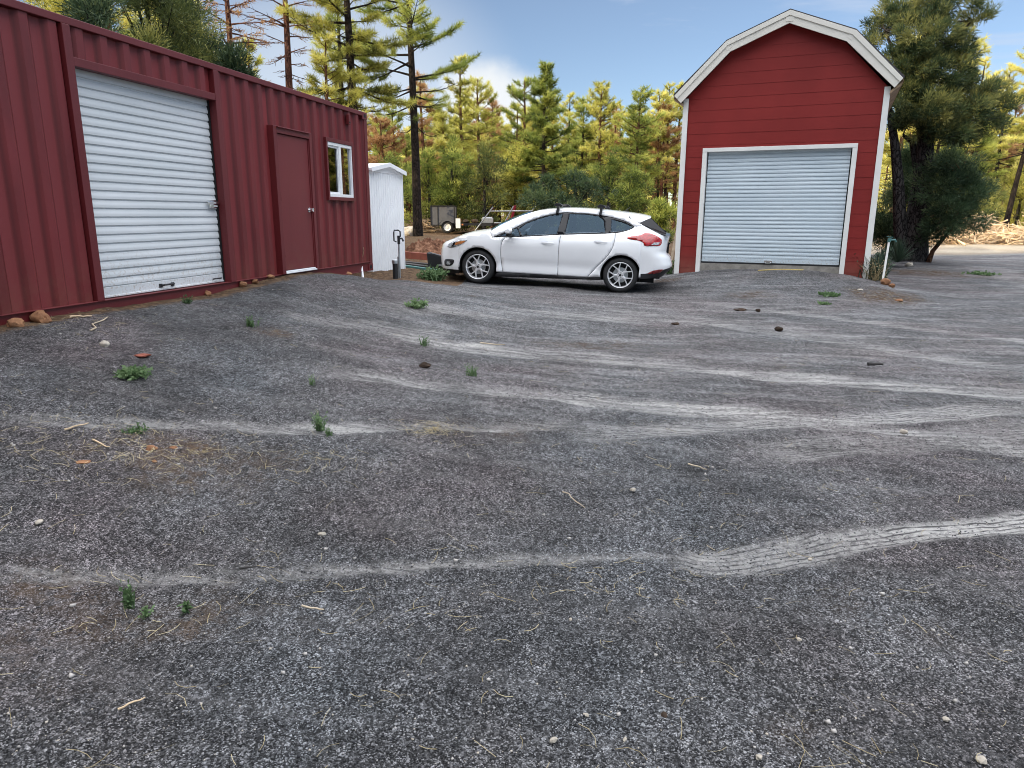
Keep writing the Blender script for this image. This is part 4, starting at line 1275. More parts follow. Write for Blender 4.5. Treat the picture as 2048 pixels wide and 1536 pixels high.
# front and rear wrap-around skins
def wrap(name, xs0, xend, n, z0f, z1f, mat, rows=14, cols=29, flip=False, off=0.0):
    """skin from the near side round the end of the car to the far side"""
    P = []
    for i in range(rows + 1):
        row = []
        for j in range(cols):
            th = math.pi * j / (cols - 1)                      # 0 near side, pi far side
            c, s = math.cos(th), math.sin(th)
            sx = abs(s) ** (2 / n); sy = abs(c) ** (2 / n) * (1 if c >= 0 else -1)
            zq = 0.5
            for _ in range(3):
                x = xs0 + (xend(zq) - xs0) * sx
                z = z0f(x) + (z1f(x) - z0f(x)) * i / rows
                zq = z
            w = float(np.interp(z, _zs, _ws)) + off
            row.append((xs0 + (xend(z) - xs0) * sx, -w * sy, z))
        P.append(row)
    return P


hx = [p[0] for p in hood_edge]; hz_ = [p[1] for p in hood_edge]
def ztop_f(x): return float(np.interp(x, [-0.90, -0.83, -0.70, -0.60, -0.50, -0.37], [0.690, 0.700, 0.735, 0.765, 0.800, 0.845]))
q = MB(); q.grid(wrap('b', XF0, xnose, XFN, lambda x: 0.24, ztop_f, None, 14, 37)); q.build('front_bumper', M['carpaint'], car, smooth=60)
q = MB(); q.grid(wrap('b', XF0, xnose, XFN, lambda x: 0.165, lambda x: 0.245, None, 3, 37, off=-0.012)); q.build('front_lip', M['black_plastic'], car, smooth=60)
q = MB(); q.grid([[(xnose(z) - 0.006 + 0.10 * (y / 0.42) ** 2 * 0.35, y, z) for y in np.linspace(-0.40 + (0.06 if z < 0.5 else 0), 0.40 - (0.06 if z < 0.5 else 0), 9)] for z in (0.30, 0.36, 0.43, 0.50, 0.56)])
q.build('grille', M['black_plastic'], car, smooth=60)
def ztop_r(x): return float(np.interp(x, [2.98, 3.10, 3.33, 3.45, 3.6], [1.205, 1.150, 1.050, 1.036, 1.03]))
q = MB(); q.grid(wrap('b', XR0, xtail, XRN, lambda x: 0.36 + 0.13 * max(0, (x - 3.05) / 0.5), ztop_r, None, 16, 37)); q.build('rear_body', M['carpaint'], car, smooth=60)
q = MB(); q.grid(wrap('b', XR0, xtail, XRN, lambda x: 0.27 + 0.05 * max(0, (x - 3.0) / 0.5), lambda x: 0.362 + 0.13 * max(0, (x - 3.05) / 0.5), None, 4, 37, off=-0.004)); q.build('rear_valance', M['black_plastic'], car, smooth=60)
q = MB(); q.box(3.40, 3.475, -0.28, 0.28, 0.72, 0.88); q.box(3.455, 3.49, -0.33, 0.33, 0.885, 0.915, 0)
q.build('plate_recess', M['gloss_black'], car)


def loft(name, edge, mat, crown, cols=15, inset=0.0, bow=0.0, parent=None, dz=0.0, wfun=None):
    P = []
    for x, z in edge:
        w = (wfun(x, z) if wfun else W(x, z)) - inset
        P.append([(x - bow * (1 - (2 * j / (cols - 1) - 1) ** 2), w * (2 * j / (cols - 1) - 1), z + dz + crown(x) * (1 - abs(2 * j / (cols - 1) - 1) ** 2.4)) for j in range(cols)])
    q = MB(); q.grid(P)
    return q.build(name, mat, parent or car, smooth=70)


hl_ = [(-0.868, 0.693), (-0.80, 0.708), (-0.70, 0.735), (-0.60, 0.765), (-0.50, 0.800)] + hood_edge
loft('hood', hl_, M['carpaint'], lambda x: 0.012 + 0.055 * min(1, (x + 0.87) / 0.5))
ap_e = [p for p in apil if p[0] < 0.95]
loft('windshield', ap_e, M['car_glass'], lambda x: 0.02, inset=0.05, bow=0.16, dz=-0.004)
rf_e = [p for p in apil if p[0] > 0.90]
loft('roof', rf_e, M['carpaint'], lambda x: 0.030, bow=0.0)
# tailgate spoiler and rear screen
sp_e = [(2.689, 1.405), (2.79, 1.398), (2.90, 1.386), (3.02, 1.368), (3.10, 1.350)]
def w_sp(x, z): return 0.612 - 0.10 * max(0, (x - 2.69) / 0.41)
q = MB()
top = []; bot = []
for x, z in sp_e:
    w = w_sp(x, z)
    top.append([(x, w * s, z + 0.030 * (1 - abs(s) ** 2.4)) for s in np.linspace(-1, 1, 15)])
    zb = float(np.interp(x, [2.689, 2.72, 2.80, 2.925, 3.10], [1.38, 1.335, 1.277, 1.243, 1.336]))
    bot.append([(x, (w + (0.055 if zb < 1.33 else 0.0)) * s, zb + 0.02 * (1 - abs(s) ** 2.4)) for s in np.linspace(-1, 1, 15)])
q.grid(top); q.grid(bot)
for e in (0, -1): q.grid([[r[e] for r in top], [r[e] for r in bot]])
q.grid([top[-1], bot[-1]])
q.build('spoiler', M['carpaint'], car, smooth=35)
rg = [(2.86, 1.262), (2.98, 1.222), (3.10, 1.170), (3.25, 1.100), (3.40, 1.045), (3.47, 1.036)]
q = MB(); q.grid([[(x + 0.0, (W(min(x, 3.30), z) - 0.028) * s * (1 if x < 3.3 else 0.97), z + 0.045 * (1 - abs(s) ** 2.4)) for s in np.linspace(-1, 1, 13)] for x, z in rg]); rw = q.build('rear_window', M['gloss_black'], car, smooth=60)
q = MB(); q.tube([(3.40, 0.0, 1.10), (3.30, -0.16, 1.165), (3.12, -0.42, 1.215)], 0.010, 6); q.build('rear_wiper', M['black_plastic'], rw)
for s_ in (-1, 1):                                             # black flanks of the tailgate glass
    q = MB(); q.add([(2.90, s_ * 0.735, 1.246), (3.098, s_ * 0.525, 1.343), (3.40, s_ * 0.50, 1.085), (3.38, s_ * 0.62, 1.048)], [(0, 1, 2, 3)]); q.build('tailgate_trim', M['gloss_black'], car)
# underbody, inner shell and cabin
q = MB(); q.box(-0.62, 3.25, -0.60, 0.60, 0.19, 0.30); q.box(0.40, 2.25, -0.82, 0.82, 0.20, 0.27); q.box(-0.70, 0.25, -0.60, 0.60, 0.27, 0.66); q.box(0.40, 2.25, -0.855, -0.84, 0.25, 0.86); q.box(0.40, 2.25, 0.84, 0.855, 0.25, 0.86); q.box(2.25, 3.35, -0.60, 0.60, 0.27, 0.75)
q.build('underbody', M['darkhole'], car)
q = MB(); q.box(0.22, 0.78, -0.78, 0.78, 0.78, 0.925); q.build('dashboard', M['black_plastic'], car, bevel=0.03)
q = MB(); q.tube([(0.88 + 0.08 * math.cos(a) * 0.35, -0.36 + 0.185 * math.sin(a), 0.93 + 0.185 * math.cos(a)) for a in np.linspace(0, 2 * math.pi, 25)], 0.014, 6, cap=False); q.bar((0.88, -0.53, 0.93), (0.88, -0.19, 0.93), 0.03, 0.03); q.build('steering_wheel', M['black_plastic'], car, smooth=60)
def seat(x, y, wd, ob=None):
    q = MB()
    q.grid([[(x + t * 0.17 + 0.05 * (1 - e), y + s * wd / 2 * (1 - 0.12 * t), 0.52 + 0.60 * t) for s, e in ((-1, 0.0), (-0.85, 1.0), (-0.3, 0.75), (0.3, 0.75), (0.85, 1.0), (1, 0.0))] for t in np.linspace(0, 1, 6)])
    q.box(x - 0.48, x + 0.06, y - wd / 2, y + wd / 2, 0.42, 0.55); q.box(x + 0.04, x + 0.20, y - wd / 2 * 0.97, y + wd / 2 * 0.97, 0.45, 1.10)
    o = q.build('seat', M['seat'], car, bevel=0.03, smooth=40)
    for dy in ((0,) if wd < 0.7 else (-0.42, 0.42)):
        q = MB(); q.box(x + 0.17, x + 0.26, y + dy - 0.13, y + dy + 0.13, 1.13, 1.29); q.tube([(x + 0.2, y + dy - 0.05, 1.05), (x + 0.2, y + dy - 0.05, 1.16)], 0.008, 6); q.tube([(x + 0.2, y + dy + 0.05, 1.05), (x + 0.2, y + dy + 0.05, 1.16)], 0.008, 6)
        q.build('headrest', M['headlining'], o, bevel=0.03, smooth=40)
seat(1.22, -0.37, 0.50); seat(1.22, 0.37, 0.50); seat(2.16, 0.0, 1.24)
# roof bars: two square bars on clamp feet
for xb, zb in ((1.42, 1.425), (2.205, 1.430)):
    q = MB(); q.box(xb - 0.018, xb + 0.018, -0.66, 0.66, zb + 0.070, zb + 0.098)
    rb = q.build('roof_bar', M['black_plastic'], car, bevel=0.005)
    for s_ in (-1, 1):
        q = MB()
        q.prism([(xb - 0.062, zb + 0.050), (xb + 0.070, zb + 0.050), (xb + 0.085, zb + 0.068), (xb + 0.03, zb + 0.105), (xb - 0.03, zb + 0.110), (xb - 0.08, zb + 0.070)], s_ * 0.56, s_ * 0.665, lambda a, b, t: (a, t, b))
        q.prism([(xb - 0.030, zb - 0.075), (xb + 0.015, zb - 0.075), (xb + 0.030, zb + 0.055), (xb - 0.018, zb + 0.055)], s_ * 0.60, s_ * 0.67, lambda a, b, t: (a, t + s_ * 0.25 * max(0, (zb - b)), b))
        q.build('clamp_foot', M['black_plastic'], rb, bevel=0.004)
q = MB(); q.box(2.56, 2.68, -0.02, 0.02, 1.42, 1.455); q.tube([(2.62, 0, 1.455), (2.70, 0, 1.52)], [0.012, 0.004], 6); q.build('roof_antenna', M['black_plastic'], car)


def wheel(ax, side, spin):
    w_ = empty('wheel', (0, 0, 0)); w_.parent = car
    w_.location = (ax, side * 0.882, 0.317); w_.rotation_euler = (0, 0, 0 if side < 0 else math.pi)
    # tyre: local -Y is the outer face
    prof = [(0.225, 0.012), (0.236, 0.002), (0.262, -0.004), (0.288, 0.004), (0.306, 0.022), (0.3165, 0.040), (0.317, 0.075), (0.3145, 0.078), (0.3145, 0.084), (0.317, 0.087), (0.317, 0.130), (0.3145, 0.133), (0.3145, 0.139), (0.317, 0.142), (0.3165, 0.178), (0.306, 0.198), (0.288, 0.212), (0.225, 0.205)]
    q = MB(); q.lathe(prof, 56, 'y'); q.build('tyre', M['rubber'], w_, smooth=50)
    q = MB()
    q.lathe([(0.2275, 0.016), (0.231, 0.004), (0.226, 0.000), (0.215, 0.010), (0.212, 0.030), (0.205, 0.19)], 56, 'y')
    r0, r1, r2 = 0.052, 0.118, 0.217
    for k in range(5):
        a = spin + 2 * math.pi * k / 5
        def pt(r, da, y, a=a): return (r * math.cos(a + da), y, r * math.sin(a + da))
        def blade(p, s, wp, ws, yp, ys):
            (pa, pr_), (sa_, sr_) = p, s
            P0 = Vector((pr_ * math.cos(a + pa), 0, pr_ * math.sin(a + pa))); P1 = Vector((sr_ * math.cos(a + sa_), 0, sr_ * math.sin(a + sa_)))
            d = (P1 - P0).normalized(); nrm = Vector((-d.z, 0, d.x))
            vs = []
            for P, wd, y in ((P0, wp, yp), (P1, ws, ys)):
                for s1, yy in ((-1, y + 0.006), (-0.6, y), (0.6, y), (1, y + 0.006), (1, y + 0.035), (-1, y + 0.035)):
                    vs.append(P + nrm * (wd * s1) + Vector((0, yy, 0)))
            fs = [(i, (i + 1) % 6, 6 + (i + 1) % 6, 6 + i) for i in range(6)] + [(5, 4, 3, 2, 1, 0), (6, 7, 8, 9, 10, 11)]
            q.add(vs, fs)
        blade((0.0, r0 - 0.01), (0.0, r1 - 0.01), 0.024, 0.019, 0.014, 0.012)
        blade((-0.02, r1 - 0.022), (-0.33, r2), 0.0115, 0.0095, 0.0125, 0.006)
        blade((0.02, r1 - 0.022), (0.33, r2), 0.0115, 0.0095, 0.0125, 0.006)
    q.lathe([(0.0, 0.012), (0.060, 0.013), (0.066, 0.020), (0.066, 0.06)], 30, 'y')
    rim = q.build('rim', M['alloy'], w_, smooth=40)
    q = MB(); q.lathe([(0.0, 0.008), (0.020, 0.009), (0.024, 0.0125)], 20, 'y')
    for k in range(5):
        a = spin + 2 * math.pi * (k + 0.5) / 5
        q.lathe([(0.0, 0.006), (0.008, 0.008), (0.009, 0.02)], 8, 'y', (0.043 * math.cos(a), 0, 0.043 * math.sin(a)))
    q.build('centre_cap', M['black_plastic'], rim, smooth=50)
    q = MB(); q.lathe([(0.0, 0.075), (0.135, 0.076), (0.138, 0.085)], 40, 'y'); q.build('brake_disc', M['galv'], w_, smooth=50)
    q = MB(); q.lathe([(0.0, 0.10), (0.205, 0.10), (0.21, 0.19)], 40, 'y'); q.build('inner_barrel', M['darkhole'], w_)
    return w_


wheel(0.0, -1, RAD(100)); wheel(2.648, -1, RAD(112)); wheel(0.0, 1, RAD(20)); wheel(2.648, 1, RAD(50))

SHADE = []
for _k in range(18):
    _s = -13.5 + 1.65 * _k; _o = -1.4 if _k % 2 else 1.2
    SHADE.append((-13.0 + 0.574 * _s - 0.82 * _o, -3.0 - 0.82 * _s - 0.574 * _o, 0.915 + 0.015 * math.sin(_k * 2.1)))
for _k in range(11):
    _s = -13.0 + 2.7 * _k
    SHADE.append((-17.9 + 0.574 * _s, -6.4 - 0.82 * _s, 1.045 + 0.015 * math.sin(_k * 1.7)))
SKY_S, OVER = 0.14, (4.5, 4.6, 4.85)

# ------------------------------------------------------------------ trees
class Wood:
    """collects tapered limbs, vectorised into one mesh"""
    def __init__(s): s.mb = MB()
    def limb(s, pts, r0, r1, n=6):
        k = len(pts); s.mb.tube(pts, [r0 + (r1 - r0) * (i / (k - 1)) ** 0.8 for i in range(k)], n, cap=False)


def unit(v): return v / np.maximum(np.linalg.norm(v, axis=-1, keepdims=True), 1e-9)


def needle_tufts(P, D, n, length, width, spread=1.2, tone=None, r=None):
    """P,D: (T,3) tuft positions and directions -> triangles"""
    r = r or rng
    T = len(P)
    u = unit(r.normal(size=(T, n, 3)))
    nd = unit(D[:, None] * 0.75 + u * spread + np.array([0, 0, 0.12]))
    L = length * (0.65 + 0.5 * r.random((T, n, 1)))
    b = P[:, None] + D[:, None] * (r.random((T, n, 1)) - 0.6) * length * 0.9
    side = unit(np.cross(nd, unit(r.normal(size=(T, n, 3))))) * width * 0.5
    V = np.stack([b - side, b + side, b + nd * L], 2).reshape(-1, 3)
    tn = np.repeat((tone if tone is not None else r.random(T)), n * 3)
    return V, tn


def tree_parts(wood, V, tone, bark, leaf):
    me_t = wood.mb_mesh if hasattr(wood, 'mb_mesh') else None
    t = bpy.data.meshes.new('trunk'); t.from_pydata(wood.mb.v, [], wood.mb.f); t.shade_smooth(); t.materials.append(bark); t.update()
    c = np_mesh('crown', V, np.arange(len(V)).reshape(-1, 3), leaf, {'tone': tone})
    return t, c


def make_pine(seed, h, base_f, rad, nbr, bark, leaf, trunk_r, nn=13, nlen=0.20, nw=0.020, dens=1.0, shape='cone', bare=0.0, lean=(0, 0), sparse=0.0, dead=False, r_top=0.02):
    r = np.random.default_rng(seed); w = Wood()
    ph = r.random(4) * 6.28
    def tp(t):
        return np.array([lean[0] * t + 0.06 * h * 0.12 * math.sin(2.2 * t * 3 + ph[0]) * t, lean[1] * t + 0.06 * h * 0.12 * math.sin(1.8 * t * 3 + ph[1]) * t, h * t])
    ts = np.linspace(0, 1, 15)
    pts = [tp(t) for t in ts]; rr = [trunk_r * (1.25 if i == 0 else 1.0) * (1 - t) ** 0.8 + r_top for i, t in enumerate(ts)]
    pts[0] = pts[0] - np.array([0, 0, 0.3])
    w.mb.tube(pts, rr, 10, cap=False)
    TP, TD, TT = [], [], []
    for i in range(nbr):
        q = min(0.99, (i + r.normal() * 1.6 + 0.5) / nbr) if 2 < i < nbr - 3 else (i + 0.5) / nbr
        q = max(0.0, q)
        isbare = q < bare
        t = base_f + (0.985 - base_f) * q
        if shape == 'cone': prof = (1 - q) ** 0.75 * min(1, 0.55 + q * 3)
        elif shape == 'round': prof = math.sqrt(max(0.03, 1 - (2 * q - 0.85) ** 2 / 1.35)) * (0.9 if q < .8 else 0.75)
        else: prof = (0.65 + 0.35 * math.sin(q * 9 + ph[2])) * (1 - q ** 3) + 0.12
        L = max(0.18, rad * prof * (0.35 + 0.95 * r.random())); btone = r.normal() * 0.16
        az = i * 2.39996 + r.normal() * 0.5
        el = RAD(-8 + 50 * q + r.normal() * 9)
        d = np.array([math.cos(az) * math.cos(el), math.sin(az) * math.cos(el), math.sin(el)])
        p = tp(t); path = [p]; npt = 6
        sidew = np.array([-math.sin(az), math.cos(az), 0]) * r.normal() * 0.25
        droop = 0.25 * (1 - q)
        for k in range(1, npt):
            s = k / (npt - 1)
            dd = d + sidew * s + np.array([0, 0, -droop * math.sin(s * math.pi) + 0.42 * s * s * (0.7 if not dead else -0.3)])
            path.append(path[-1] + dd / np.linalg.norm(dd) * L / (npt - 1))
        br = min(0.05, 0.012 + 0.016 * L) * (trunk_r / 0.16) ** 0.3
        w.limb(path, br, 0.005, 5)
        nsub = int((2 + L * 3.2) * dens) + 1
        for j in range(nsub):
            s = 0.30 + 0.70 * (j + r.random()) / nsub
            f = s * (npt - 1); k = min(int(f), npt - 2); pb_ = path[k] + (path[k + 1] - path[k]) * (f - k)
            dirb = path[k + 1] - path[k]; dirb = dirb / np.linalg.norm(dirb)
            sd_ = np.cross(dirb, [0, 0, 1]); sd_ = sd_ / max(np.linalg.norm(sd_), 1e-6) * (1 if j % 2 else -1)
            sdv = dirb * 0.75 + sd_ * (0.55 + 0.4 * r.random()) + np.array([0, 0, 0.30 * r.random() + (0.0 if not dead else -0.35)])
            sdv = sdv / np.linalg.norm(sdv)
            sl = (0.18 + 0.30 * L * (1.1 - s)) * (0.7 + 0.6 * r.random())
            e = pb_ + sdv * sl
            w.limb([pb_, pb_ + sdv * sl * 0.5 + np.array([0, 0, -0.02]), e], 0.009, 0.004, 4)
            if isbare and r.random() < 0.8: continue
            if r.random() < sparse: continue
            m = 1 + int(sl / 0.16)
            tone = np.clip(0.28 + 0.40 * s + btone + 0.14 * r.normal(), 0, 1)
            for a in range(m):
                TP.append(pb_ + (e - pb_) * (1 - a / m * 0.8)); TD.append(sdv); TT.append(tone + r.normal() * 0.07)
        if not (isbare or r.random() < sparse):
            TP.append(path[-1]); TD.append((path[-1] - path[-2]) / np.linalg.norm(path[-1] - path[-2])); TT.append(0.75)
    if not TP: TP, TD, TT = [tp(1)], [np.array([0, 0, 1.0])], [0.5]
    V, tn = needle_tufts(np.array(TP), np.array(TD), nn, nlen, nw, tone=np.clip(np.array(TT), 0, 1), r=r)
    return tree_parts(w, V, tn, bark, leaf)


def make_leafy(seed, trunks, blobs, bark, leaf, spray=0.11, sw=0.030, per=150, clump=0.24):
    """trunks: list of (points, r0, r1); blobs: (x,y,z, rx,ry,rz, clumps). Sprays of small leaves gathered in clumps."""
    r = np.random.default_rng(seed); w = Wood()
    for pts, r0, r1 in trunks: w.limb([np.array(p) for p in pts], r0, r1, 10)
    ends = [np.array(p) for tr in trunks for p in tr[0]]
    Vs, Ts = [], []
    for (x, y, z, rx, ry, rz, nc) in blobs:
        c0 = np.array([x, y, z])
        u = unit(r.normal(size=(nc, 3))); rad_ = r.random((nc, 1)) ** 0.42
        C = c0 + u * rad_ * np.array([rx, ry, rz])
        for k in range(0, nc, 4):                                  # limbs reaching the clumps
            e = C[k]; cand = [p for p in ends if p[2] < e[2] + 0.2] or ends
            s = min(cand, key=lambda p: np.linalg.norm(p - e))
            m = (s + e) / 2 + np.array([0, 0, -0.08])
            w.limb([s, m, e], 0.012 + 0.012 * np.linalg.norm(e - s), 0.006, 5)
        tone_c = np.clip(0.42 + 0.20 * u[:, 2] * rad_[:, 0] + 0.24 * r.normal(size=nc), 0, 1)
        cs = clump * (0.65 + 0.7 * r.random((nc, 1, 1)))
        v = unit(r.normal(size=(nc, per, 3))) * r.random((nc, per, 1)) ** 0.5
        P = C[:, None] + v * cs * np.array([1, 1, 0.8])
        D = unit(v * 0.8 + u[:, None] * 0.5 + np.array([0, 0, 0.35]) + r.normal(size=v.shape) * 0.35)
        L = spray * (0.6 + 0.8 * r.random((nc, per, 1)))
        sd_ = unit(np.cross(D, r.normal(size=v.shape))) * sw * 0.5
        V = np.stack([P - sd_ * 0.6, P + sd_ * 0.6, P + D * L], 2)
        Vs.append(V.reshape(-1, 3))
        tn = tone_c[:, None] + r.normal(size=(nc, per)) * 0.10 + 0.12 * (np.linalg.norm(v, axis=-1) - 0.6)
        Ts.append(np.repeat(np.clip(tn, 0, 1).ravel(), 3))
    return tree_parts(w, np.concatenate(Vs), np.concatenate(Ts), bark, leaf)


def put_tree(name, parts, loc, rz, label, cat='tree', group=None, scale=1.0):
    e = empty(name, loc, rz, label, cat, group)
    e.scale = (scale, scale, scale * (1 if name != 'x' else 1))
    link('trunk', parts[0], e); link('crown', parts[1], e)
    return e


BD, BO, BX, BG = M['bark_dark'], M['bark_orange'], M['bark_dead'], M['bark_grey']
FG, FO, FR, FJ, FP = M['f_green'], M['f_gold'], M['f_rust'], M['f_juniper'], M['f_pinyon']

# --- the tall pine between shed and car
b = base(836, 472, 31.5)
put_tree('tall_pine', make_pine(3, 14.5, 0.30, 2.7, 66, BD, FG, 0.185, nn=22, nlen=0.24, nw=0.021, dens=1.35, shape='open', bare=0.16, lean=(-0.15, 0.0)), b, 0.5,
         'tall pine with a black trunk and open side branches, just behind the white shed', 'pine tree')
# --- pines right behind the container
b = base(716, 470, 25.0)
put_tree('pine_tree', make_pine(4, 11.5, 0.36, 2.1, 70, BD, FO, 0.19, nn=22, nlen=0.24, nw=0.021, dens=1.5, shape='round', bare=0.06), b, 2.0,
         'broad yellow-green pine rising behind the far end of the red container', 'pine tree')
b = base(697, 470, 27.0)
put_tree('pine_tree', make_pine(44, 9.0, 0.45, 1.3, 34, BD, FG, 0.12, nn=18, nlen=0.22, dens=1.1, shape='open', bare=0.3), b, 1.0,
         'thin dark pine standing close against the broad yellow-green pine', 'pine tree')
b = base(655, 470, 23.0)
put_tree('young_pine', make_pine(5, 6.1, 0.30, 1.35, 40, BO, FO, 0.085, nn=18, nlen=0.22, dens=1.0, shape='open', bare=0.3, lean=(0.3, 0)), b, 0.3,
         'short sparse pine showing just above the container roof between dead pine and broad pine', 'pine tree')
# --- dead pines behind the container
b = base(597, 470, 24.0)
put_tree('dead_pine', make_pine(6, 10.5, 0.30, 1.55, 60, BX, FR, 0.15, nn=7, nlen=0.14, nw=0.018, dens=1.1, shape='open', sparse=0.80, dead=True), b, 0.4,
         'bare dead pine with reddish trunk and few twigs left against the sky', 'dead tree')
b = base(490, 470, 22.0)
put_tree('dead_pine', make_pine(7, 9.5, 0.38, 1.35, 58, BX, FR, 0.125, nn=9, nlen=0.16, nw=0.017, dens=1.3, shape='open', sparse=0.45, dead=True), b, 0.9,
         'dead pine with hanging rust-brown needles behind the container', 'dead tree')


# --- dark junipers and pinyons behind the container
def bush_blobs(h, rr, n, seed, low=0.12):
    r = random.Random(seed); out = []
    for k in range(n):
        t = low + (1 - low) * (k + 0.5) / n; a = r.random() * 6.28
        wd = rr * (0.45 + 0.75 * math.sin(math.pi * min(1, t * 0.75 + 0.12))) * (1.0 if t < .8 else .65)
        out.append((math.cos(a) * wd * 0.45, math.sin(a) * wd * 0.45, h * t, wd * 0.62, wd * 0.62, h * 0.9 / n, int(16 + 20 * wd)))
    return out


jt = lambda h, lx=0.0: [([(0, 0, -0.3), (0.05, 0.03, h * 0.25), (lx * 0.5, -0.05, h * 0.55), (lx, 0.05, h * 0.92)], 0.15, 0.025)]
juni = [
    # px, py, depth, h, radius, leaf, label
    (40, 300, 15.5, 6.4, 0.9, FP, 'dark green juniper over the container roof at the far left edge'),
    (225, 300, 15.0, 5.3, 1.0, FJ, 'blue-green juniper leaning over the container roof above the roll-up door'),
    (325, 300, 17.5, 7.6, 1.35, FP, 'dense dark pinyon reaching out of the picture above the container'),
    (398, 300, 19.0, 8.4, 0.95, FJ, 'dark evergreen with visible trunk left of the rust-brown dead pine'),
    (500, 300, 18.0, 4.55, 0.75, FJ, 'low green juniper top peeking over the container roof below the dead pine'),
    (300, 300, 16.2, 4.6, 0.8, FP, 'short dark pinyon filling the gap above the container roof'),
    (140, 300, 21.0, 8.8, 1.6, FO, 'sunlit yellowish evergreen seen between the dark junipers'),
    (400, 300, 26.0, 9.6, 1.6, FO, 'sunlit yellow evergreen glowing behind the dark pinyon'),
]
for i, (px, py, dep, h, rr, lf, lab) in enumerate(juni):
    b = base(px, py, dep)
    put_tree('juniper', make_leafy(100 + i, jt(h, 0.15 * (-1) ** i), bush_blobs(h, rr, 7, 100 + i), BG, lf, spray=0.13, sw=0.040, per=130, clump=0.30), b, i * 1.1, lab, 'juniper')
b = base(250, 300, 30.0)
put_tree('pine_tree', make_pine(45, 12.0, 0.3, 1.9, 60, BO, FO, 0.15, nn=14, nlen=0.24, nw=0.026, dens=1.2, shape='round'), b, 2.2, 'golden pine crown glowing through the gaps left of the dark pinyon', 'pine tree')

# --- the big evergreen right of the barn (two trunks) and the juniper bush at its foot
T0 = base(1826, 519, 19.3)
KX = 19.3 / 1412.7 * 1.03


def tl(px, py, dy=0.0):
    p = ray(px, py) * (19.3 + dy); return (p.x - T0.x, dy, p.z - T0.z)


def tb(px, py, rx, ry, n, dy=0.0, dep=1.0):
    p = tl(px, py, dy); return (*p, rx * KX, 0.75 * dep, ry * KX, n)


trk = [([tl(1824, 535), tl(1830, 470), tl(1841, 400), tl(1850, 330), tl(1850, 260), tl(1846, 160), tl(1858, 60), tl(1865, -20)], 0.40, 0.06),
       ([tl(1808, 530), tl(1800, 450), tl(1797, 370), tl(1791, 300), tl(1784, 250), tl(1776, 205)], 0.20, 0.07),
       ([tl(1843, 395), tl(1825, 285, .2), tl(1806, 270, .3)], 0.12, 0.04),
       ([tl(1850, 270), tl(1900, 235, -.1), tl(1960, 220, -.2)], 0.11, 0.03), ([tl(1850, 200), tl(1800, 140, .2), tl(1770, 60, .2)], 0.10, 0.03), ([tl(1855, 150), tl(1900, 90), tl(1945, 40)], 0.09, 0.02)]
bl = [tb(1880, 10, 50, 32, 26), tb(1800, 35, 48, 30, 24, .3), tb(1760, 60, 26, 34, 9, .3), tb(1745, 85, 10, 14, 3, .2), tb(1850, 75, 60, 35, 34, -.3), tb(1945, 50, 16, 22, 6), tb(1925, 15, 14, 20, 4), tb(1910, 100, 34, 26, 14), tb(1820, 130, 56, 36, 32, -.2),
      tb(1880, 150, 52, 36, 28, -.2), tb(1935, 175, 38, 26, 16), tb(1985, 185, 34, 20, 12, -.1), tb(2005, 205, 20, 13, 5, -.1), tb(1800, 195, 40, 38, 22), tb(1850, 215, 56, 38, 34, -.5), tb(1920, 225, 60, 28, 28, -.3), tb(1960, 250, 40, 20, 12, -.2),
      tb(1880, 265, 50, 22, 18, -.3), tb(1795, 240, 22, 16, 6), tb(1920, 280, 26, 16, 6, -.2)]
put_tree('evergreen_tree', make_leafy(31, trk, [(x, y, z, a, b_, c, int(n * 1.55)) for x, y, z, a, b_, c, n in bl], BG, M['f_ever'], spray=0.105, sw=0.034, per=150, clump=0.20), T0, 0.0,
         'large shaggy evergreen with two dark trunks, right beside the red barn', 'tree')
jb = [tb(1900, 330, 34, 24, 16, -.6), tb(1870, 370, 34, 40, 24, -.5), tb(1920, 375, 38, 42, 28, -.6), tb(1880, 430, 40, 36, 24, -.7), tb(1930, 425, 30, 34, 18, -.6), tb(1890, 465, 40, 16, 10, -.6), tb(1860, 330, 14, 16, 4, -.4)]
J0 = base(1884, 519, 18.9)
jb = [(x - (J0.x - T0.x), y + 0.3, z - (J0.z - T0.z), a, 0.8, c, n) for (x, y, z, a, _, c, n) in jb]
put_tree('juniper', make_leafy(32, [([(-0.35, 0.1, -0.3), (-0.28, 0, 0.3), (-0.05, -.2, 0.8), (0.1, -.3, 1.5), (0.2, -.3, 2.2)], 0.075, 0.02)], jb, BO, FJ, spray=0.095, sw=0.030, per=230, clump=0.26), J0, 0.0,
         'dense dark green juniper bush growing against the big two-trunked evergreen', 'juniper')
J1 = base(1784, 505, 21.5)
put_tree('juniper', make_leafy(33, jt(2.8), bush_blobs(3.0, 0.65, 5, 9), BG, FJ, spray=0.11, sw=0.034, per=140, clump=0.25), J1, 0.0, 'narrow dark juniper in the gap between barn corner and two-trunked evergreen', 'juniper')

# --- named trees of the sunlit wood
def pine_at(name, px, dep, h, seed, leaf, bark, rad, shape, label, **k):
    b = base(px, 470, dep)
    kw = dict(nn=14, nlen=0.26, nw=0.036, dens=0.95, trunk_r=0.09 + h * 0.005, bare=0.15, sparse=0.10); kw.update(k)
    return put_tree(name, make_pine(seed, h, k.pop('bf', 0.25) if False else kw.pop('bf', 0.25), rad, kw.pop('nbr', 64), bark, leaf, kw.pop('trunk_r'), shape=shape, **kw), b, seed * 0.7, label, 'dead tree' if name == 'dead_pine' else 'pine tree')


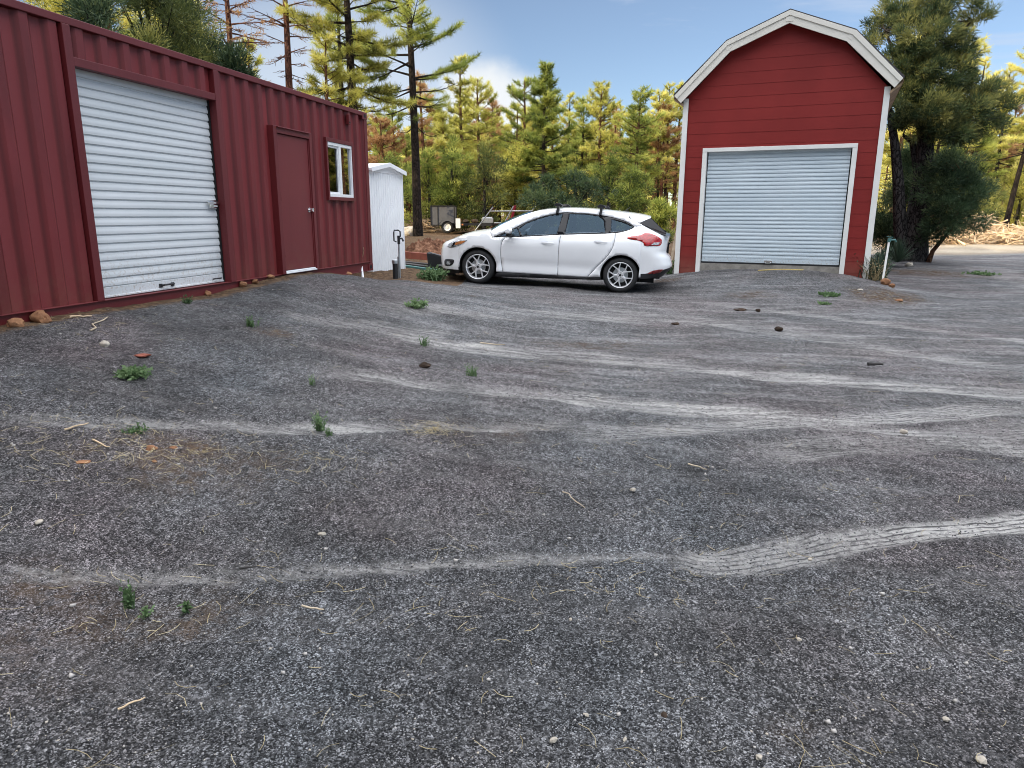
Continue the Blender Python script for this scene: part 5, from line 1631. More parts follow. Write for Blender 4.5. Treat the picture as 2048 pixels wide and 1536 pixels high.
pine_at('pine_tree', 1086, 39.0, 8.35, 51, FG, BD, 2.15, 'cone', 'broad cone-shaped dark green pine above the roof of the white car', nbr=92, dens=1.35, bf=0.22, nn=18)
pine_at('pine_tree', 1046, 43.0, 8.3, 52, FG, BO, 1.7, 'round', 'round-topped pine pressed against the left of the cone-shaped dark pine', nbr=60)
pine_at('pine_tree', 1194, 45.0, 8.4, 53, FO, BO, 1.6, 'round', 'golden pine with two tops, second crown right of the cone-shaped dark pine', nbr=66)
pine_at('pine_tree', 1268, 43.0, 7.9, 54, FG, BO, 1.45, 'round', 'bright green pine standing alone between golden pine and rusty pine', nbr=64)
pine_at('dead_pine', 1318, 46.0, 7.4, 55, FR, BX, 1.3, 'round', 'dying pine with orange-brown needles left of the barn', nbr=52, sparse=0.1)
pine_at('pine_tree', 1345, 48.0, 9.0, 56, FO, BO, 1.2, 'open', 'slender tall pine half hidden by the left edge of the red barn', nbr=50)
pine_at('pine_tree', 925, 42.0, 9.2, 57, FO, BO, 1.55, 'open', 'tall golden-brown pine behind the trailer', nbr=62, bf=0.32)
pine_at('pine_tree', 958, 44.0, 8.5, 58, FO, BO, 1.5, 'round', 'golden pine just right of the tall golden-brown pine', nbr=60)
pine_at('dead_pine', 985, 46.0, 7.6, 59, FR, BX, 1.2, 'open', 'thin dying pine with orange needles left of the dark pines', nbr=48, sparse=0.15)
pine_at('dead_pine', 850, 41.0, 8.2, 60, FR, BX, 1.1, 'open', 'rust-coloured dying pine partly behind the black-trunked tall pine', nbr=48, sparse=0.1)
pine_at('pine_tree', 890, 39.0, 5.9, 61, FO, BO, 1.5, 'cone', 'low golden pine behind the trailer box', nbr=60, bf=0.1)
pine_at('dead_pine', 770, 40.0, 5.6, 62, FR, BX, 1.4, 'round', 'low orange-brown dying pine above the white shed roof', nbr=48, sparse=0.1)
pine_at('pine_tree', 2006, 40.0, 9.8, 63, FO, BD, 1.7, 'open', 'pine with a dark leaning trunk at the right edge of the wood', nbr=44, bf=0.42, lean=(1.1, 0))
pine_at('pine_tree', 2046, 44.0, 11.6, 64, FO, BO, 2.0, 'round', 'tallest golden pine cut by the right edge of the picture', nbr=66, bf=0.4)
pine_at('pine_tree', 1978, 46.0, 8.3, 65, FO, BD, 1.5, 'open', 'thin dark-trunked pine behind the brush pile', nbr=44, bf=0.4, lean=(0.6, 0))
pine_at('pine_tree', 1945, 42.0, 6.0, 66, FG, BO, 1.3, 'cone', 'low green pine behind the left half of the brush pile', nbr=50, bf=0.12)
# pinyons and junipers low in the wood
for i, (px, dep, h, rr, lf, lab) in enumerate([
        (905, 37.5, 4.3, 1.1, FG, 'yellow-green pinyon directly behind the trailer box'),
        (968, 37.0, 4.0, 1.0, FP, 'grey-green pinyon behind the metal pipe rack'),
        (1150, 33.0, 2.7, 1.35, FJ, 'low dark juniper above the rear half of the car roof'),
        (1085, 34.0, 2.6, 1.0, FJ, 'small dark juniper above the front of the car roof'),
        (1255, 36.0, 3.0, 1.0, FG, 'olive pinyon right of the low dark juniper'),
        (1215, 38.0, 3.9, 1.1, FG, 'yellow-green bush between the golden pine and the olive pinyon'),
        (1030, 40.0, 4.4, 1.3, FO, 'sunlit golden bush left below the cone-shaped dark pine'),
        (790, 36.0, 3.6, 1.2, FG, 'olive pinyon half hidden by the white shed'),
        (860, 38.0, 3.8, 1.2, FG, 'sunlit green bush just right of the black-trunked tall pine'),
        (1322, 30.0, 1.5, 0.45, FG, 'tiny bright young pine near the left edge of the barn'),
        (2030, 41.0, 3.6, 1.3, FO, 'golden bush at the right edge behind the brush pile'),
        (1965, 37.0, 2.7, 1.1, FP, 'dark olive bush behind the middle of the brush pile')]):
    b = base(px, 470, dep)
    put_tree('pinyon', make_leafy(200 + i, jt(h), [(x, y, z, a * 1.15, b_ * 1.15, c * 1.1, max(5, int(n * 0.85))) for x, y, z, a, b_, c, n in bush_blobs(h, rr, 6, 200 + i, 0.06)], BG, lf, spray=0.17, sw=0.060, per=42, clump=0.25), b, i * 0.9, lab, 'bush')

# --- repeated pines of the wood, each its own tree
protos = [make_pine(70 + k, h, bf, rad, nbr, bk, lf, 0.11, nn=15, nlen=0.27, nw=0.036, dens=1.1, shape=sh_, sparse=sp_ * 0.5, bare=ba_) for k, (h, bf, rad, nbr, bk, lf, sh_, sp_, ba_) in enumerate([
    (8.6, 0.30, 1.45, 40, BO, FO, 'round', 0.12, 0.20), (7.6, 0.22, 1.35, 44, BO, FO, 'open', 0.15, 0.22), (9.2, 0.36, 1.25, 40, BD, FO, 'open', 0.12, 0.25),
    (7.6, 0.25, 1.45, 42, BD, FG, 'round', 0.12, 0.20), (8.2, 0.25, 1.25, 42, BX, FR, 'open', 0.30, 0.25), (6.4, 0.15, 1.30, 42, BO, FG, 'open', 0.12, 0.15)])]
kinds = {0: 'golden pine', 1: 'golden pine', 2: 'slim golden pine', 3: 'green pine', 4: 'rust-brown dying pine', 5: 'green pine'}
wood = []
zones = [(735, 1375, 46, 64, 84, 'in the far wood between white shed and barn', 0.82, 1.02), (1770, 2100, 38, 62, 30, 'in the far wood right of the barn', 0.95, 1.2), (60, 700, 34, 52, 12, 'in the wood behind the container', 1.05, 1.35)]
rw_ = random.Random(5)
placed = []
for (a, c, d0, d1, n, where, s0, s1) in zones:
    k = tries = 0
    while k < n and tries < 4000:
        tries += 1
        px = rw_.uniform(a, c); dep = d0 + (d1 - d0) * rw_.random() ** 0.85
        p = base(px, 470, dep)
        if any((p.x - q[0]) ** 2 + (p.y - q[1]) ** 2 < 1.25 for q in placed): continue
        placed.append((p.x, p.y)); k += 1
        j = rw_.choices(range(6), (4, 4, 3, 3, 1.6, 3))[0]
        put_tree('pine_tree' if j != 4 else 'dead_pine', protos[j], p, rw_.uniform(0, 6.28), '%s %s' % (kinds[j], where), 'pine tree' if j != 4 else 'dead tree', '%ss %s' % (kinds[j], where), rw_.uniform(s0, s1))

# --- low undergrowth in the wood, a mass nobody could count
def mass(name, label, n, fx, fy, hh, leaf, seed, spray, sw, per):
    r = np.random.default_rng(seed)
    x = fx(r, n); y = fy(r, n); z = gz(x, y)
    h = hh * (0.3 + r.random(n) ** 1.5)
    P = np.stack([x, y, z], -1)[:, None] + unit(r.normal(size=(n, per, 3))) * (r.random((n, per, 1)) ** 0.5) * np.stack([h * 0.55, h * 0.55, h * 0.5], -1)[:, None]
    P[..., 2] += (h * 0.45)[:, None]
    D = unit(r.normal(size=P.shape) + np.array([0, 0, 0.6])); sd_ = unit(np.cross(D, r.normal(size=P.shape))) * sw * 0.5
    V = np.stack([P - sd_, P + sd_, P + D * spray * (0.6 + 0.8 * r.random((n, per, 1)))], 2).reshape(-1, 3)
    tn = np.repeat(np.clip(np.repeat(0.5 + 0.22 * r.normal(size=n), per) + 0.1 * r.normal(size=n * per), 0, 1), 3)
    me = np_mesh(name, V, np.arange(len(V)).reshape(-1, 3), leaf, {'tone': tn})
    tag(link(name, me), label, 'undergrowth', kind='stuff')


mass('undergrowth', 'golden and green low scrub under the far trees', 420, lambda r, n: np.where(r.random(n) < 0.7, r.uniform(-14, 15, n), r.uniform(16, 48, n)), lambda r, n: r.uniform(43, 66, n), 1.7, FO, 301, 0.20, 0.07, 60)


# the wood goes on beyond: one far mass of crowns and stems
def far_wood():
    r = np.random.default_rng(77)
    n = 420
    y = r.uniform(66, 105, n); x = (r.random(n) * 2 - 1) * y * 0.85; z = gz(x, y)
    h = r.uniform(6.5, 9.5, n)
    per = 300
    t = r.random((n, per)) ** 0.8
    t = 0.12 + 0.88 * t
    R = (1 - t) ** 0.7 * 1.7 + 0.15
    a = r.random((n, per)) * 6.28; q = r.random((n, per)) ** 0.5
    P = np.stack([x[:, None] + np.cos(a) * R * q, y[:, None] + np.sin(a) * R * q, z[:, None] + h[:, None] * t], -1)
    D = unit(r.normal(size=P.shape) + np.array([0, 0, 0.4])); sd_ = unit(np.cross(D, r.normal(size=P.shape))) * 0.09
    V = np.stack([P - sd_, P + sd_, P + D * 0.42 * (0.6 + 0.8 * r.random((n, per, 1)))], 2).reshape(-1, 3)
    tn = np.repeat(np.clip(np.repeat(0.48 + 0.22 * r.normal(size=n), per) + 0.12 * r.normal(size=n * per), 0, 1), 3)
    me = np_mesh('forest', V, np.arange(len(V)).reshape(-1, 3), FO, {'tone': tn})
    fo = tag(link('forest', me), 'far mass of sunlit pines closing the view behind the yard', 'forest', kind='stuff')
    w = Wood()
    for i in range(n): w.mb.tube([(x[i], y[i], z[i] - .2), (x[i] + r.normal() * .1, y[i], z[i] + h[i] * .5), (x[i], y[i], z[i] + h[i] * .95)], [0.13, 0.09, 0.02], 5, cap=False)
    o = w.mb.build('stems', BO, fo, smooth=180, fixn=False); o['kind'] = 'stuff'


far_wood()
# --- unseen pines added left and behind the viewer to keep the yard in shade
shade = [make_pine(90 + k, 17.7, 0.07, 2.9, 110, BO, FG, 0.24, nn=11, nlen=0.50, nw=0.24, dens=1.0, shape='round') for k in range(2)]
for i, (x, y, s) in enumerate(SHADE):
    put_tree('pine_tree', shade[i % 2], (x, y, g1(x, y)), i * 1.3, 'tall dense green pine behind the viewer, outside the picture', 'pine tree', 'pines behind the viewer', s)

# ------------------------------------------------------------------ things on and around the yard
def rock(name, px, py, s, mat, label, seed, dep=None, sq=0.6, cat='rock', sink=0.25, group=None):
    p = ground_at(px, py) if dep is None else base(px, py, dep)
    bm = bmesh.new(); bmesh.ops.create_icosphere(bm, subdivisions=3, radius=1)
    r = random.Random(seed); off = Vector((r.random() * 50, r.random() * 50, r.random() * 50)); ax = (1.0, 0.55 + 0.4 * r.random(), sq)
    for v in bm.verts:
        n = noise.noise(v.co * 1.1 + off) * 0.38 + noise.noise(v.co * 2.8 + off) * 0.16
        c = v.co * (1 + n)
        c = Vector((round(c.x * 3.2) / 3.2 * 0.35 + c.x * 0.65, round(c.y * 3.2) / 3.2 * 0.35 + c.y * 0.65, c.z))
        v.co = Vector((c.x * ax[0], c.y * ax[1], c.z * ax[2])) * s
    me = bpy.data.meshes.new(name); bm.to_mesh(me); bm.free(); me.shade_smooth(); me.set_sharp_from_angle(angle=RAD(38)); me.materials.append(mat)
    o = link(name, me, None, p + Vector((0, 0, s * sq * (1 - 2 * sink))), r.random() * 3)
    return tag(o, label, cat, group)


SS, PS, DC = M['sandstone'], M['paleston'], M['darkclod']
rock('rock', 33, 655, 0.085, SS, 'flat brownish rock at the foot of the container near the left edge', 1)
rock('rock', 80, 644, 0.105, SS, 'orange rock at the foot of the container, right of the flat brownish rock', 2)
rock('rock', 210, 692, 0.045, PS, 'pale yellow stone on the gravel in front of the roll-up door', 3)
rock('rock', 285, 713, 0.055, M['rust'], 'flat reddish stone on the gravel beyond the low green weed', 4, sq=0.3)
rock('rock', 303, 901, 0.035, SS, 'pinkish stone at the left end of the straw patch', 5)
rock('rock', 347, 900, 0.026, SS, 'small orange stone in the middle of the straw patch', 6)
rock('rock', 374, 909, 0.030, SS, 'flat orange stone at the right of the straw patch', 7, sq=.35)
rock('rock', 309, 926, 0.020, SS, 'tiny orange stone below the straw patch', 17)
rock('rock', 165, 926, 0.040, SS, 'flat reddish stone left below the straw patch', 8, sq=.25)
rock('rock', 357, 595, 0.060, SS, 'orange stone below the roll-up door, lying left of the small weed', 9)
rock('rock', 415, 590, 0.055, SS, 'brown stone at the right end of the roll-up door sill', 10)
rock('rock', 486, 572, 0.060, SS, 'tan stone at the foot of the corrugated wall between the two doors', 11)
rock('rock', 510, 565, 0.045, SS, 'small tan stone at the wall foot, nearer the steel door', 12)
rock('rock', 541, 556, 0.050, SS, 'small stone at the hinge side of the steel door', 13)
rock('rock', 690, 556, 0.10, SS, 'brown rock at the edge of the gravel mound below the window', 14, dep=11.6)
rock('rock', 850, 733, 0.055, DC, 'black clod lying on the gravel in the middle of the yard', 15, sq=.45)
rock('rock', 1770, 572, 0.12, SS, 'orange rock at the foot of the white pole', 16, dep=13.1)
rock('rock', 1783, 578, 0.075, SS, 'smaller orange rock just right of the rock at the pole', 18, dep=12.9)
rock('rock', 1798, 602, 0.075, SS, 'flat orange stone on the brown patch right of the barn', 19, sq=.3)
rock('rock', 1721, 581, 0.05, PS, 'pale stone in front of the barn’s right corner', 20, sq=.4)
rock('rock', 1818, 527, 0.12, PS, 'white stone beside the yucca under the two-trunked evergreen', 21, dep=17.8)
rock('rock', 1480, 621, 0.09, DC, 'long flat dark clod in front of the barn door', 22, sq=.25)
rock('rock', 1516, 623, 0.05, DC, 'small dark clod right of the long flat clod', 23)
rock('rock', 1350, 649, 0.06, DC, 'flat dark clod in front of the car’s tail', 24, sq=.35)
rock('rock', 1558, 661, 0.05, DC, 'lone black clod right of the middle of the yard', 25, sq=.7)
rock('rock', 1266, 981, 0.017, PS, 'white pebble near the centre of the foreground', 26, sq=.6)
rock('rock', 644, 1070, 0.018, PS, 'pale grey pebble in the left foreground', 27)
rock('rock', 1107, 1482, 0.013, PS, 'whitish pebble close to the bottom edge, centre', 28)
rock('rock', 1328, 1432, 0.013, DC, 'dark round pebble near the bottom edge', 29)
rock('rock', 1962, 1522, 0.016, PS, 'cream pebble in the bottom right corner', 30)
rock('rock', 1518, 1516, 0.011, PS, 'cream pebble at the bottom edge, left of the corner pebble', 31)
rock('rock', 1808, 866, 0.030, PS, 'pale stone beside the wheel tracks at the right', 33)
rock('rock', 820, 455, 0.42, PS, 'pale boulder beside the black-trunked tall pine', 32, dep=33.0, sq=.7)
for i, (px, py, s) in enumerate([(78, 1046, .017), (1250, 1480, .008), (1735, 960, .012), (1892, 1440, .011), (1598, 1280, .010), (1141, 1240, .008), (1620, 1120, .012), (1172, 1432, .010)]):
    rock('pebble', px, py, s, PS, 'one of the small pale pebbles scattered over the foreground gravel', 60 + i, cat='pebble', group='small pale pebbles on the foreground gravel')


def stick(px0, py0, px1, py1, r, mat, label, wob=0.15, seed=0, lift=0.01, cat='stick'):
    a, b = ground_at(px0, py0), ground_at(px1, py1); rr = random.Random(seed); n = 6; d = (b - a); sdv = Vector((-d.y, d.x, 0))
    pts = []
    for i in range(n):
        t = i / (n - 1); p = a + d * t + sdv * (wob * math.sin(t * 3.14 * (1 + rr.random())) * (rr.random() - 0.3)); p.z = g1(p.x, p.y) + lift + r + 0.01 * rr.random(); pts.append(p)
    c = pts[0].copy(); q = MB(); q.tube([p - c for p in pts], [r * (1 - 0.5 * i / n) for i in range(n)], 6)
    o = q.build('stick', mat, None, smooth=60, loc=c)
    return tag(o, label, cat)


stick(604, 1221, 648, 1230, 0.0045, M['palewood'], 'pale bone-like stick in the left foreground', seed=1)
stick(1125, 988, 1170, 1022, 0.0035, M['palewood'], 'thin tan twig lying diagonally near the centre of the foreground', seed=2)
stick(1376, 933, 1414, 946, 0.005, M['palewood'], 'short pale splinter right of the centre', seed=3)
stick(182, 666, 212, 640, 0.008, M['palewood'], 'crooked pale root by the container foot', 0.22, seed=4)
stick(140, 640, 185, 637, 0.010, M['stick'], 'tan stick lying along the container foot', seed=5)
stick(130, 866, 178, 853, 0.006, M['stick'], 'brown stick left of the pale track by the weeds', seed=6)
stick(186, 886, 222, 901, 0.005, M['stick'], 'tan stick left of the straw patch', seed=7)
stick(237, 1427, 292, 1404, 0.004, M['stick'], 'brown twig at the bottom left', seed=8)
stick(480, 1144, 520, 1141, 0.006, M['darkwood'], 'dark twig across the nearest thin track', seed=9)
stick(1735, 735, 1765, 735, 0.02, M['darkwood'], 'dark flat piece of bark at the right of the yard', seed=10, wob=.05)
stick(960, 690, 1010, 694, 0.008, M['palewood'], 'pale straight stick along the far wheel track', seed=11, wob=.03)


def weed(px, py, h, w_, n, mat, label, seed, blade=True, leafw=0.012, dep=None, name='weed'):
    p = ground_at(px, py) if dep is None else base(px, py, dep); r = np.random.default_rng(seed)
    V, F, T = [], [], []
    for i in range(n):
        a = r.random() * 6.28; tilt = r.random() ** 0.7 * w_ / h * 1.1; L = h * (0.45 + 0.6 * r.random())
        b = np.array([r.normal() * w_ * 0.22, r.normal() * w_ * 0.22, -0.005])
        d0 = np.array([math.cos(a) * tilt, math.sin(a) * tilt, 1.0]); d0 /= np.linalg.norm(d0)
        if blade:
            sd_ = np.cross(d0, [0, 0, 1]); sd_ = sd_ / max(1e-6, np.linalg.norm(sd_)) * leafw / 2
            m = b + d0 * L * 0.55; e = m + (d0 + np.array([math.cos(a), math.sin(a), -0.5]) * 0.35) * L * 0.45
            k = len(V); V += [b - sd_, b + sd_, m - sd_ * 0.9, m + sd_ * 0.9, e]; F += [(k, k + 1, k + 3), (k, k + 3, k + 2), (k + 2, k + 3, k + 4)]; T += [0.2 + .3 * r.random()] * 5
        if not blade or i % 2 == 0:
            nl = 7
            for j in range(nl):
                q_ = b + d0 * L * (0.15 + 0.85 * j / nl); u = r.normal(size=3) + np.array([math.cos(a), math.sin(a), 0.5]); u /= np.linalg.norm(u); sw_ = np.cross(u, r.normal(size=3)); sw_ = sw_ / np.linalg.norm(sw_) * leafw * 0.8
                ll = leafw * (2.0 + 1.6 * r.random()); k = len(V)
                V += [q_, q_ + u * ll * 0.5 + sw_, q_ + u * ll, q_ + u * ll * 0.5 - sw_]; F += [(k, k + 1, k + 2), (k, k + 2, k + 3)]; T += [0.25 + 0.7 * r.random()] * 4
    me = np_mesh(name, np.array(V), np.array(F), mat, {'tone': np.array(T)})
    return tag(link(name, me, None, p), label, 'weed' if name == 'weed' else 'plant')


FW = M['f_weed']
weed(266, 752, 0.085, 0.19, 80, FW, 'low spreading green weed on the gravel in front of the roll-up door', 1, False, 0.014)
weed(641, 860, 0.15, 0.06, 44, FW, 'upright bright green weed beside the pale thin track', 2, True, 0.007)
weed(657, 872, 0.08, 0.04, 18, FW, 'small green weed at the foot of the upright bright weed', 3, True, 0.006)
weed(272, 866, 0.07, 0.10, 40, FW, 'sprawling green weed above the straw patch', 4, True, 0.007)
weed(376, 610, 0.13, 0.07, 26, FW, 'small weed at the foot of the container below the roll-up door', 5, True, 0.009)
weed(503, 652, 0.12, 0.10, 30, FW, 'greyish weed in the gravel between container and yard', 6, True, 0.008)
weed(836, 615, 0.13, 0.20, 50, FW, 'small green weed patch in the gravel in front of the car’s nose', 7, False, 0.017)
weed(850, 692, 0.13, 0.09, 30, FW, 'thin weed on the pale wheel track', 8, True, 0.007)
weed(945, 752, 0.14, 0.08, 34, FW, 'wispy grey-green weed in the middle of the yard', 9, True, 0.006)
weed(258, 1214, 0.13, 0.035, 16, FW, 'single slim green weed in the left foreground', 10, True, 0.008)
weed(370, 1222, 0.05, 0.03, 8, FW, 'tiny pale seedling right of the slim weed', 11, True, 0.010)
weed(293, 1232, 0.05, 0.04, 14, FW, 'dark tiny weed between slim weed and seedling', 12, True, 0.006)
weed(622, 770, 0.09, 0.05, 14, FW, 'faint small weed left of the middle wheel track', 13, True, 0.006)
weed(1660, 590, 0.06, 0.35, 70, FW, 'flat green weed patch in front of the barn’s right side', 14, False, 0.018)
weed(1645, 609, 0.05, 0.14, 34, FW, 'small flat weed in front of the flat weed patch', 15, False, 0.016)
weed(1960, 548, 0.10, 0.7, 110, FW, 'thin weeds on the drive right of the barn', 16, True, 0.02)
weed(866, 553, 0.30, 0.45, 150, FW, 'leafy green tuft in front of the car’s bumper', 17, True, 0.022, dep=13.3)
weed(1747, 556, 0.62, 0.42, 170, M['f_yucca'], 'tall dark grass clump at the right corner of the barn', 18, True, 0.022, dep=13.7, name='grass_clump')
weed(1750, 556, 0.50, 0.35, 50, M['f_dry'], 'dry yellow stalks in front of the dark grass clump', 19, True, 0.012, dep=13.5, name='grass_clump')
weed(1338, 545, 0.35, 0.12, 50, FW, 'narrow green weed between car tail and barn', 20, True, 0.02, dep=15.2)
weed(865, 860, 0.035, 0.10, 60, M['f_dry'], 'flattened tuft of yellow straw on the gravel, centre left', 21, True, 0.004)
weed(345, 905, 0.04, 0.28, 130, M['f_dry'], 'wide flattened patch of tan straw in the left middle ground', 22, True, 0.004)


def yucca(px, py, dep, s, label, seed):
    p = base(px, py, dep); r = np.random.default_rng(seed); V, F, T = [], [], []
    for i in range(170):
        a = r.random() * 6.28; el = RAD(8 + 78 * r.random() ** 0.8); L = s * (0.75 + 0.35 * r.random())
        d = np.array([math.cos(a) * math.cos(el), math.sin(a) * math.cos(el), math.sin(el)]); sd_ = np.cross(d, [0, 0, 1.0]); sd_ = sd_ / np.linalg.norm(sd_) * 0.014
        k = len(V); V += [-sd_, sd_, d * L * 0.5 - sd_ * 1.1, d * L * 0.5 + sd_ * 1.1, d * L + np.array([0, 0, -0.04 * math.cos(el)])]; F += [(k, k + 1, k + 3), (k, k + 3, k + 2), (k + 2, k + 3, k + 4)]; T += [0.2 + 0.6 * r.random()] * 5
    V = np.array(V) + np.array([0, 0, 0.12])
    tag(link('yucca', np_mesh('yucca', V, np.array(F), M['f_yucca'], {'tone': np.array(T)}), None, p), label, 'yucca')


yucca(1795, 521, 17.6, 0.62, 'spiky dark yucca under the two-trunked evergreen', 1)
yucca(1763, 530, 16.5, 0.42, 'smaller spiky plant left of the yucca, behind the white pole', 2)

# frost-proof standpipe and black pipe stub by the shed
pb = base(800, 558, 12.95)
h_ = empty('yard_hydrant', pb, 0.0, 'galvanised yard hydrant with a black handle head in front of the white shed', 'hydrant')
H = 0.72
q = MB(); q.tube([(0, 0, -0.2), (0, 0, H - 0.05)], 0.017, 12); q.tube([(-0.028, 0.01, -0.2), (-0.028, 0.01, 0.40)], 0.012, 10); q.build('pipe', M['galv'], h_, smooth=40)
q = MB(); q.tube([(0, 0, H - 0.10), (0, 0, H + 0.05)], 0.026, 12); q.tube([(0.0, 0, H), (0.06, 0, H), (0.085, 0, H - 0.05)], 0.018, 10); q.build('spout_head', M['black_plastic'], h_, smooth=40)
q = MB(); q.tube([(0.03, 0, H + 0.03), (0.03, 0, H + 0.12), (0.0, 0, H + 0.145), (-0.075, 0, H + 0.145), (-0.085, 0, H + 0.10), (-0.085, 0, H - 0.04), (-0.04, 0, H - 0.06)], 0.013, 8); q.build('lever', M['black_plastic'], h_, smooth=50)
pb = base(791, 557, 12.85)
h_ = empty('pipe_stub', pb, 0.0, 'short thick black pipe standing upright beside the yard hydrant', 'pipe')
q = MB(); q.tube([(0, 0, -0.2), (0, 0, 0.29)], 0.046, 20); q.build('pipe', M['black_plastic'], h_, smooth=40)
q = MB(); q.lathe([(0.048, 0.28), (0.056, 0.285), (0.056, 0.345), (0.050, 0.352), (0.0, 0.352)], 20); q.build('cap', M['galv'], h_, smooth=40)

# white pole with a teal tap right of the barn
pb = base(1764, 569, 13.15); ptp = at(1778, 484, 13.25)
h_ = empty('marker_pole', pb, 0.0, 'thin leaning white pole with a small teal tap on top, right of the barn', 'pole')
q = MB(); v = ptp - pb; q.tube([v * -0.15, v], 0.019, 12); q.build('pole', M['white_trim'], h_, smooth=40)
q = MB(); q.tube([v, v + Vector((0.004, 0, 0.075))], 0.030, 10); q.tube([v + Vector((0, 0, 0.035)), v + Vector((0.11, 0, 0.04)), v + Vector((0.13, 0, 0.0))], 0.016, 8); q.bar(v + Vector((-0.05, 0, 0.10)), v + Vector((0.06, 0, 0.085)), 0.02, 0.012); q.build('tap', M['teal'], h_, smooth=40)

# yellow rope in front of the barn door, orange cord at its left
def rope(pts_px, r, mat, label, lift=0.012, deps=None):
    P = [ground_at(*p) + Vector((0, 0, lift)) for p in pts_px]
    c = P[0].copy(); Q = []
    for i in range(len(P) - 1):
        p0, p1, p2, p3 = P[max(i - 1, 0)], P[i], P[i + 1], P[min(i + 2, len(P) - 1)]
        for j in range(5):
            t = j / 5; Q.append(0.5 * (2 * p1 + (p2 - p0) * t + (2 * p0 - 5 * p1 + 4 * p2 - p3) * t * t + (3 * p1 - p0 - 3 * p2 + p3) * t ** 3) - c)
    Q.append(P[-1] - c); q = MB(); q.tube(Q, r, 6)
    return tag(q.build('rope', mat, None, smooth=60, loc=c), label, 'rope')


rope([(1516, 542), (1560, 540), (1605, 541), (1622, 539), (1640, 535.5), (1652, 534), (1658, 534)], 0.011, M['rope'], 'yellow rope lying across the foot of the barn door')
rope([(1376, 541), (1384, 538), (1395, 537), (1408, 537.5)], 0.009, M['orange_cord'], 'short orange cord at the left corner of the barn')

# boards leaning on the barn's left wall
for i, (px0, py0, px1, py1, w_, lab) in enumerate([(1338, 548, 1354, 462, 0.06, 'long pale board leaning on the barn’s left side, outermost'), (1343, 547, 1356, 455, 0.05, 'brown board leaning on the barn’s left side, next to the outermost'), (1346, 547, 1357, 470, 0.045, 'dark board leaning on the barn’s left side, closest to the wall')]):
    b0 = base(px0, py0, 15.6 + 0.25 * i); b1 = at(px1, py1, 16.0 + 0.3 * i)
    q = MB(); q.bar((0, 0, -0.05), b1 - b0, w_, 0.03, (0.3, 1, 0))
    tag(q.build('board', (M['palewood'], M['wood'], M['darkwood'])[i], None, bevel=0.003, loc=b0), lab, 'board')

# brush pile on the right, brush behind the barn
def brush(name, px0, px1, py, dep, h, n, label, mat, seed, ddep=1.6, L=(0.6, 2.4), rr=(0.012, 0.05)):
    r = random.Random(seed); c = base((px0 + px1) / 2, py, dep); q = MB()
    for i in range(n):
        t = r.random(); px = px0 + (px1 - px0) * t; dd = dep + r.uniform(-ddep, ddep) * 0.6
        env = h * (0.35 + 0.65 * math.sin(math.pi * min(1, max(0, 0.08 + 0.92 * t)) ) ** 0.7) * (0.7 + 0.3 * math.sin(t * 17 + seed)) * (1 - (abs(dd - dep) / ddep) * 0.5)
        p = base(px, py, dd); p.z += env * r.random() ** 1.2 + 0.05
        a = r.random() * 6.28; el = r.gauss(0.05, 0.35); l = r.uniform(*L) * (0.5 + r.random() * 0.5)
        d = Vector((math.cos(a) * math.cos(el), math.sin(a) * math.cos(el), math.sin(el))) * l
        bend = Vector((r.gauss(0, 1), r.gauss(0, 1), r.gauss(0, 0.6))) * 0.08 * l
        r0 = r.uniform(*rr) * (0.5 if r.random() < 0.6 else 1)
        q.tube([p - d / 2 - c, p + bend - c, p + d / 2 - c], [r0, r0 * 0.8, r0 * 0.3], 5, cap=True)
        if r.random() < 0.5: q.tube([p + bend * .5 - c, p + bend * .5 + Vector((r.gauss(0, .3), r.gauss(0, .3), abs(r.gauss(0, .3)))) * l * 0.5 - c], [r0 * 0.6, r0 * 0.2], 4)
    return tag(q.build(name, mat, None, smooth=60, loc=c, fixn=False), label, 'brush pile')


brush('brush_pile', 1870, 2190, 488, 30.0, 1.25, 900, 'wide sunlit heap of bleached cut branches right of the barn', M['stick'], 3, 2.2)
brush('brush_pile', 1775, 1850, 485, 29.0, 0.9, 260, 'smaller heap of cut branches seen behind the two-trunked evergreen', M['stick'], 4, 1.6)
brush('brush_pile', 815, 870, 462, 36.0, 0.9, 140, 'grey heap of branches behind the black-trunked tall pine', M['wood'], 5, 1.5, (0.5, 1.5))

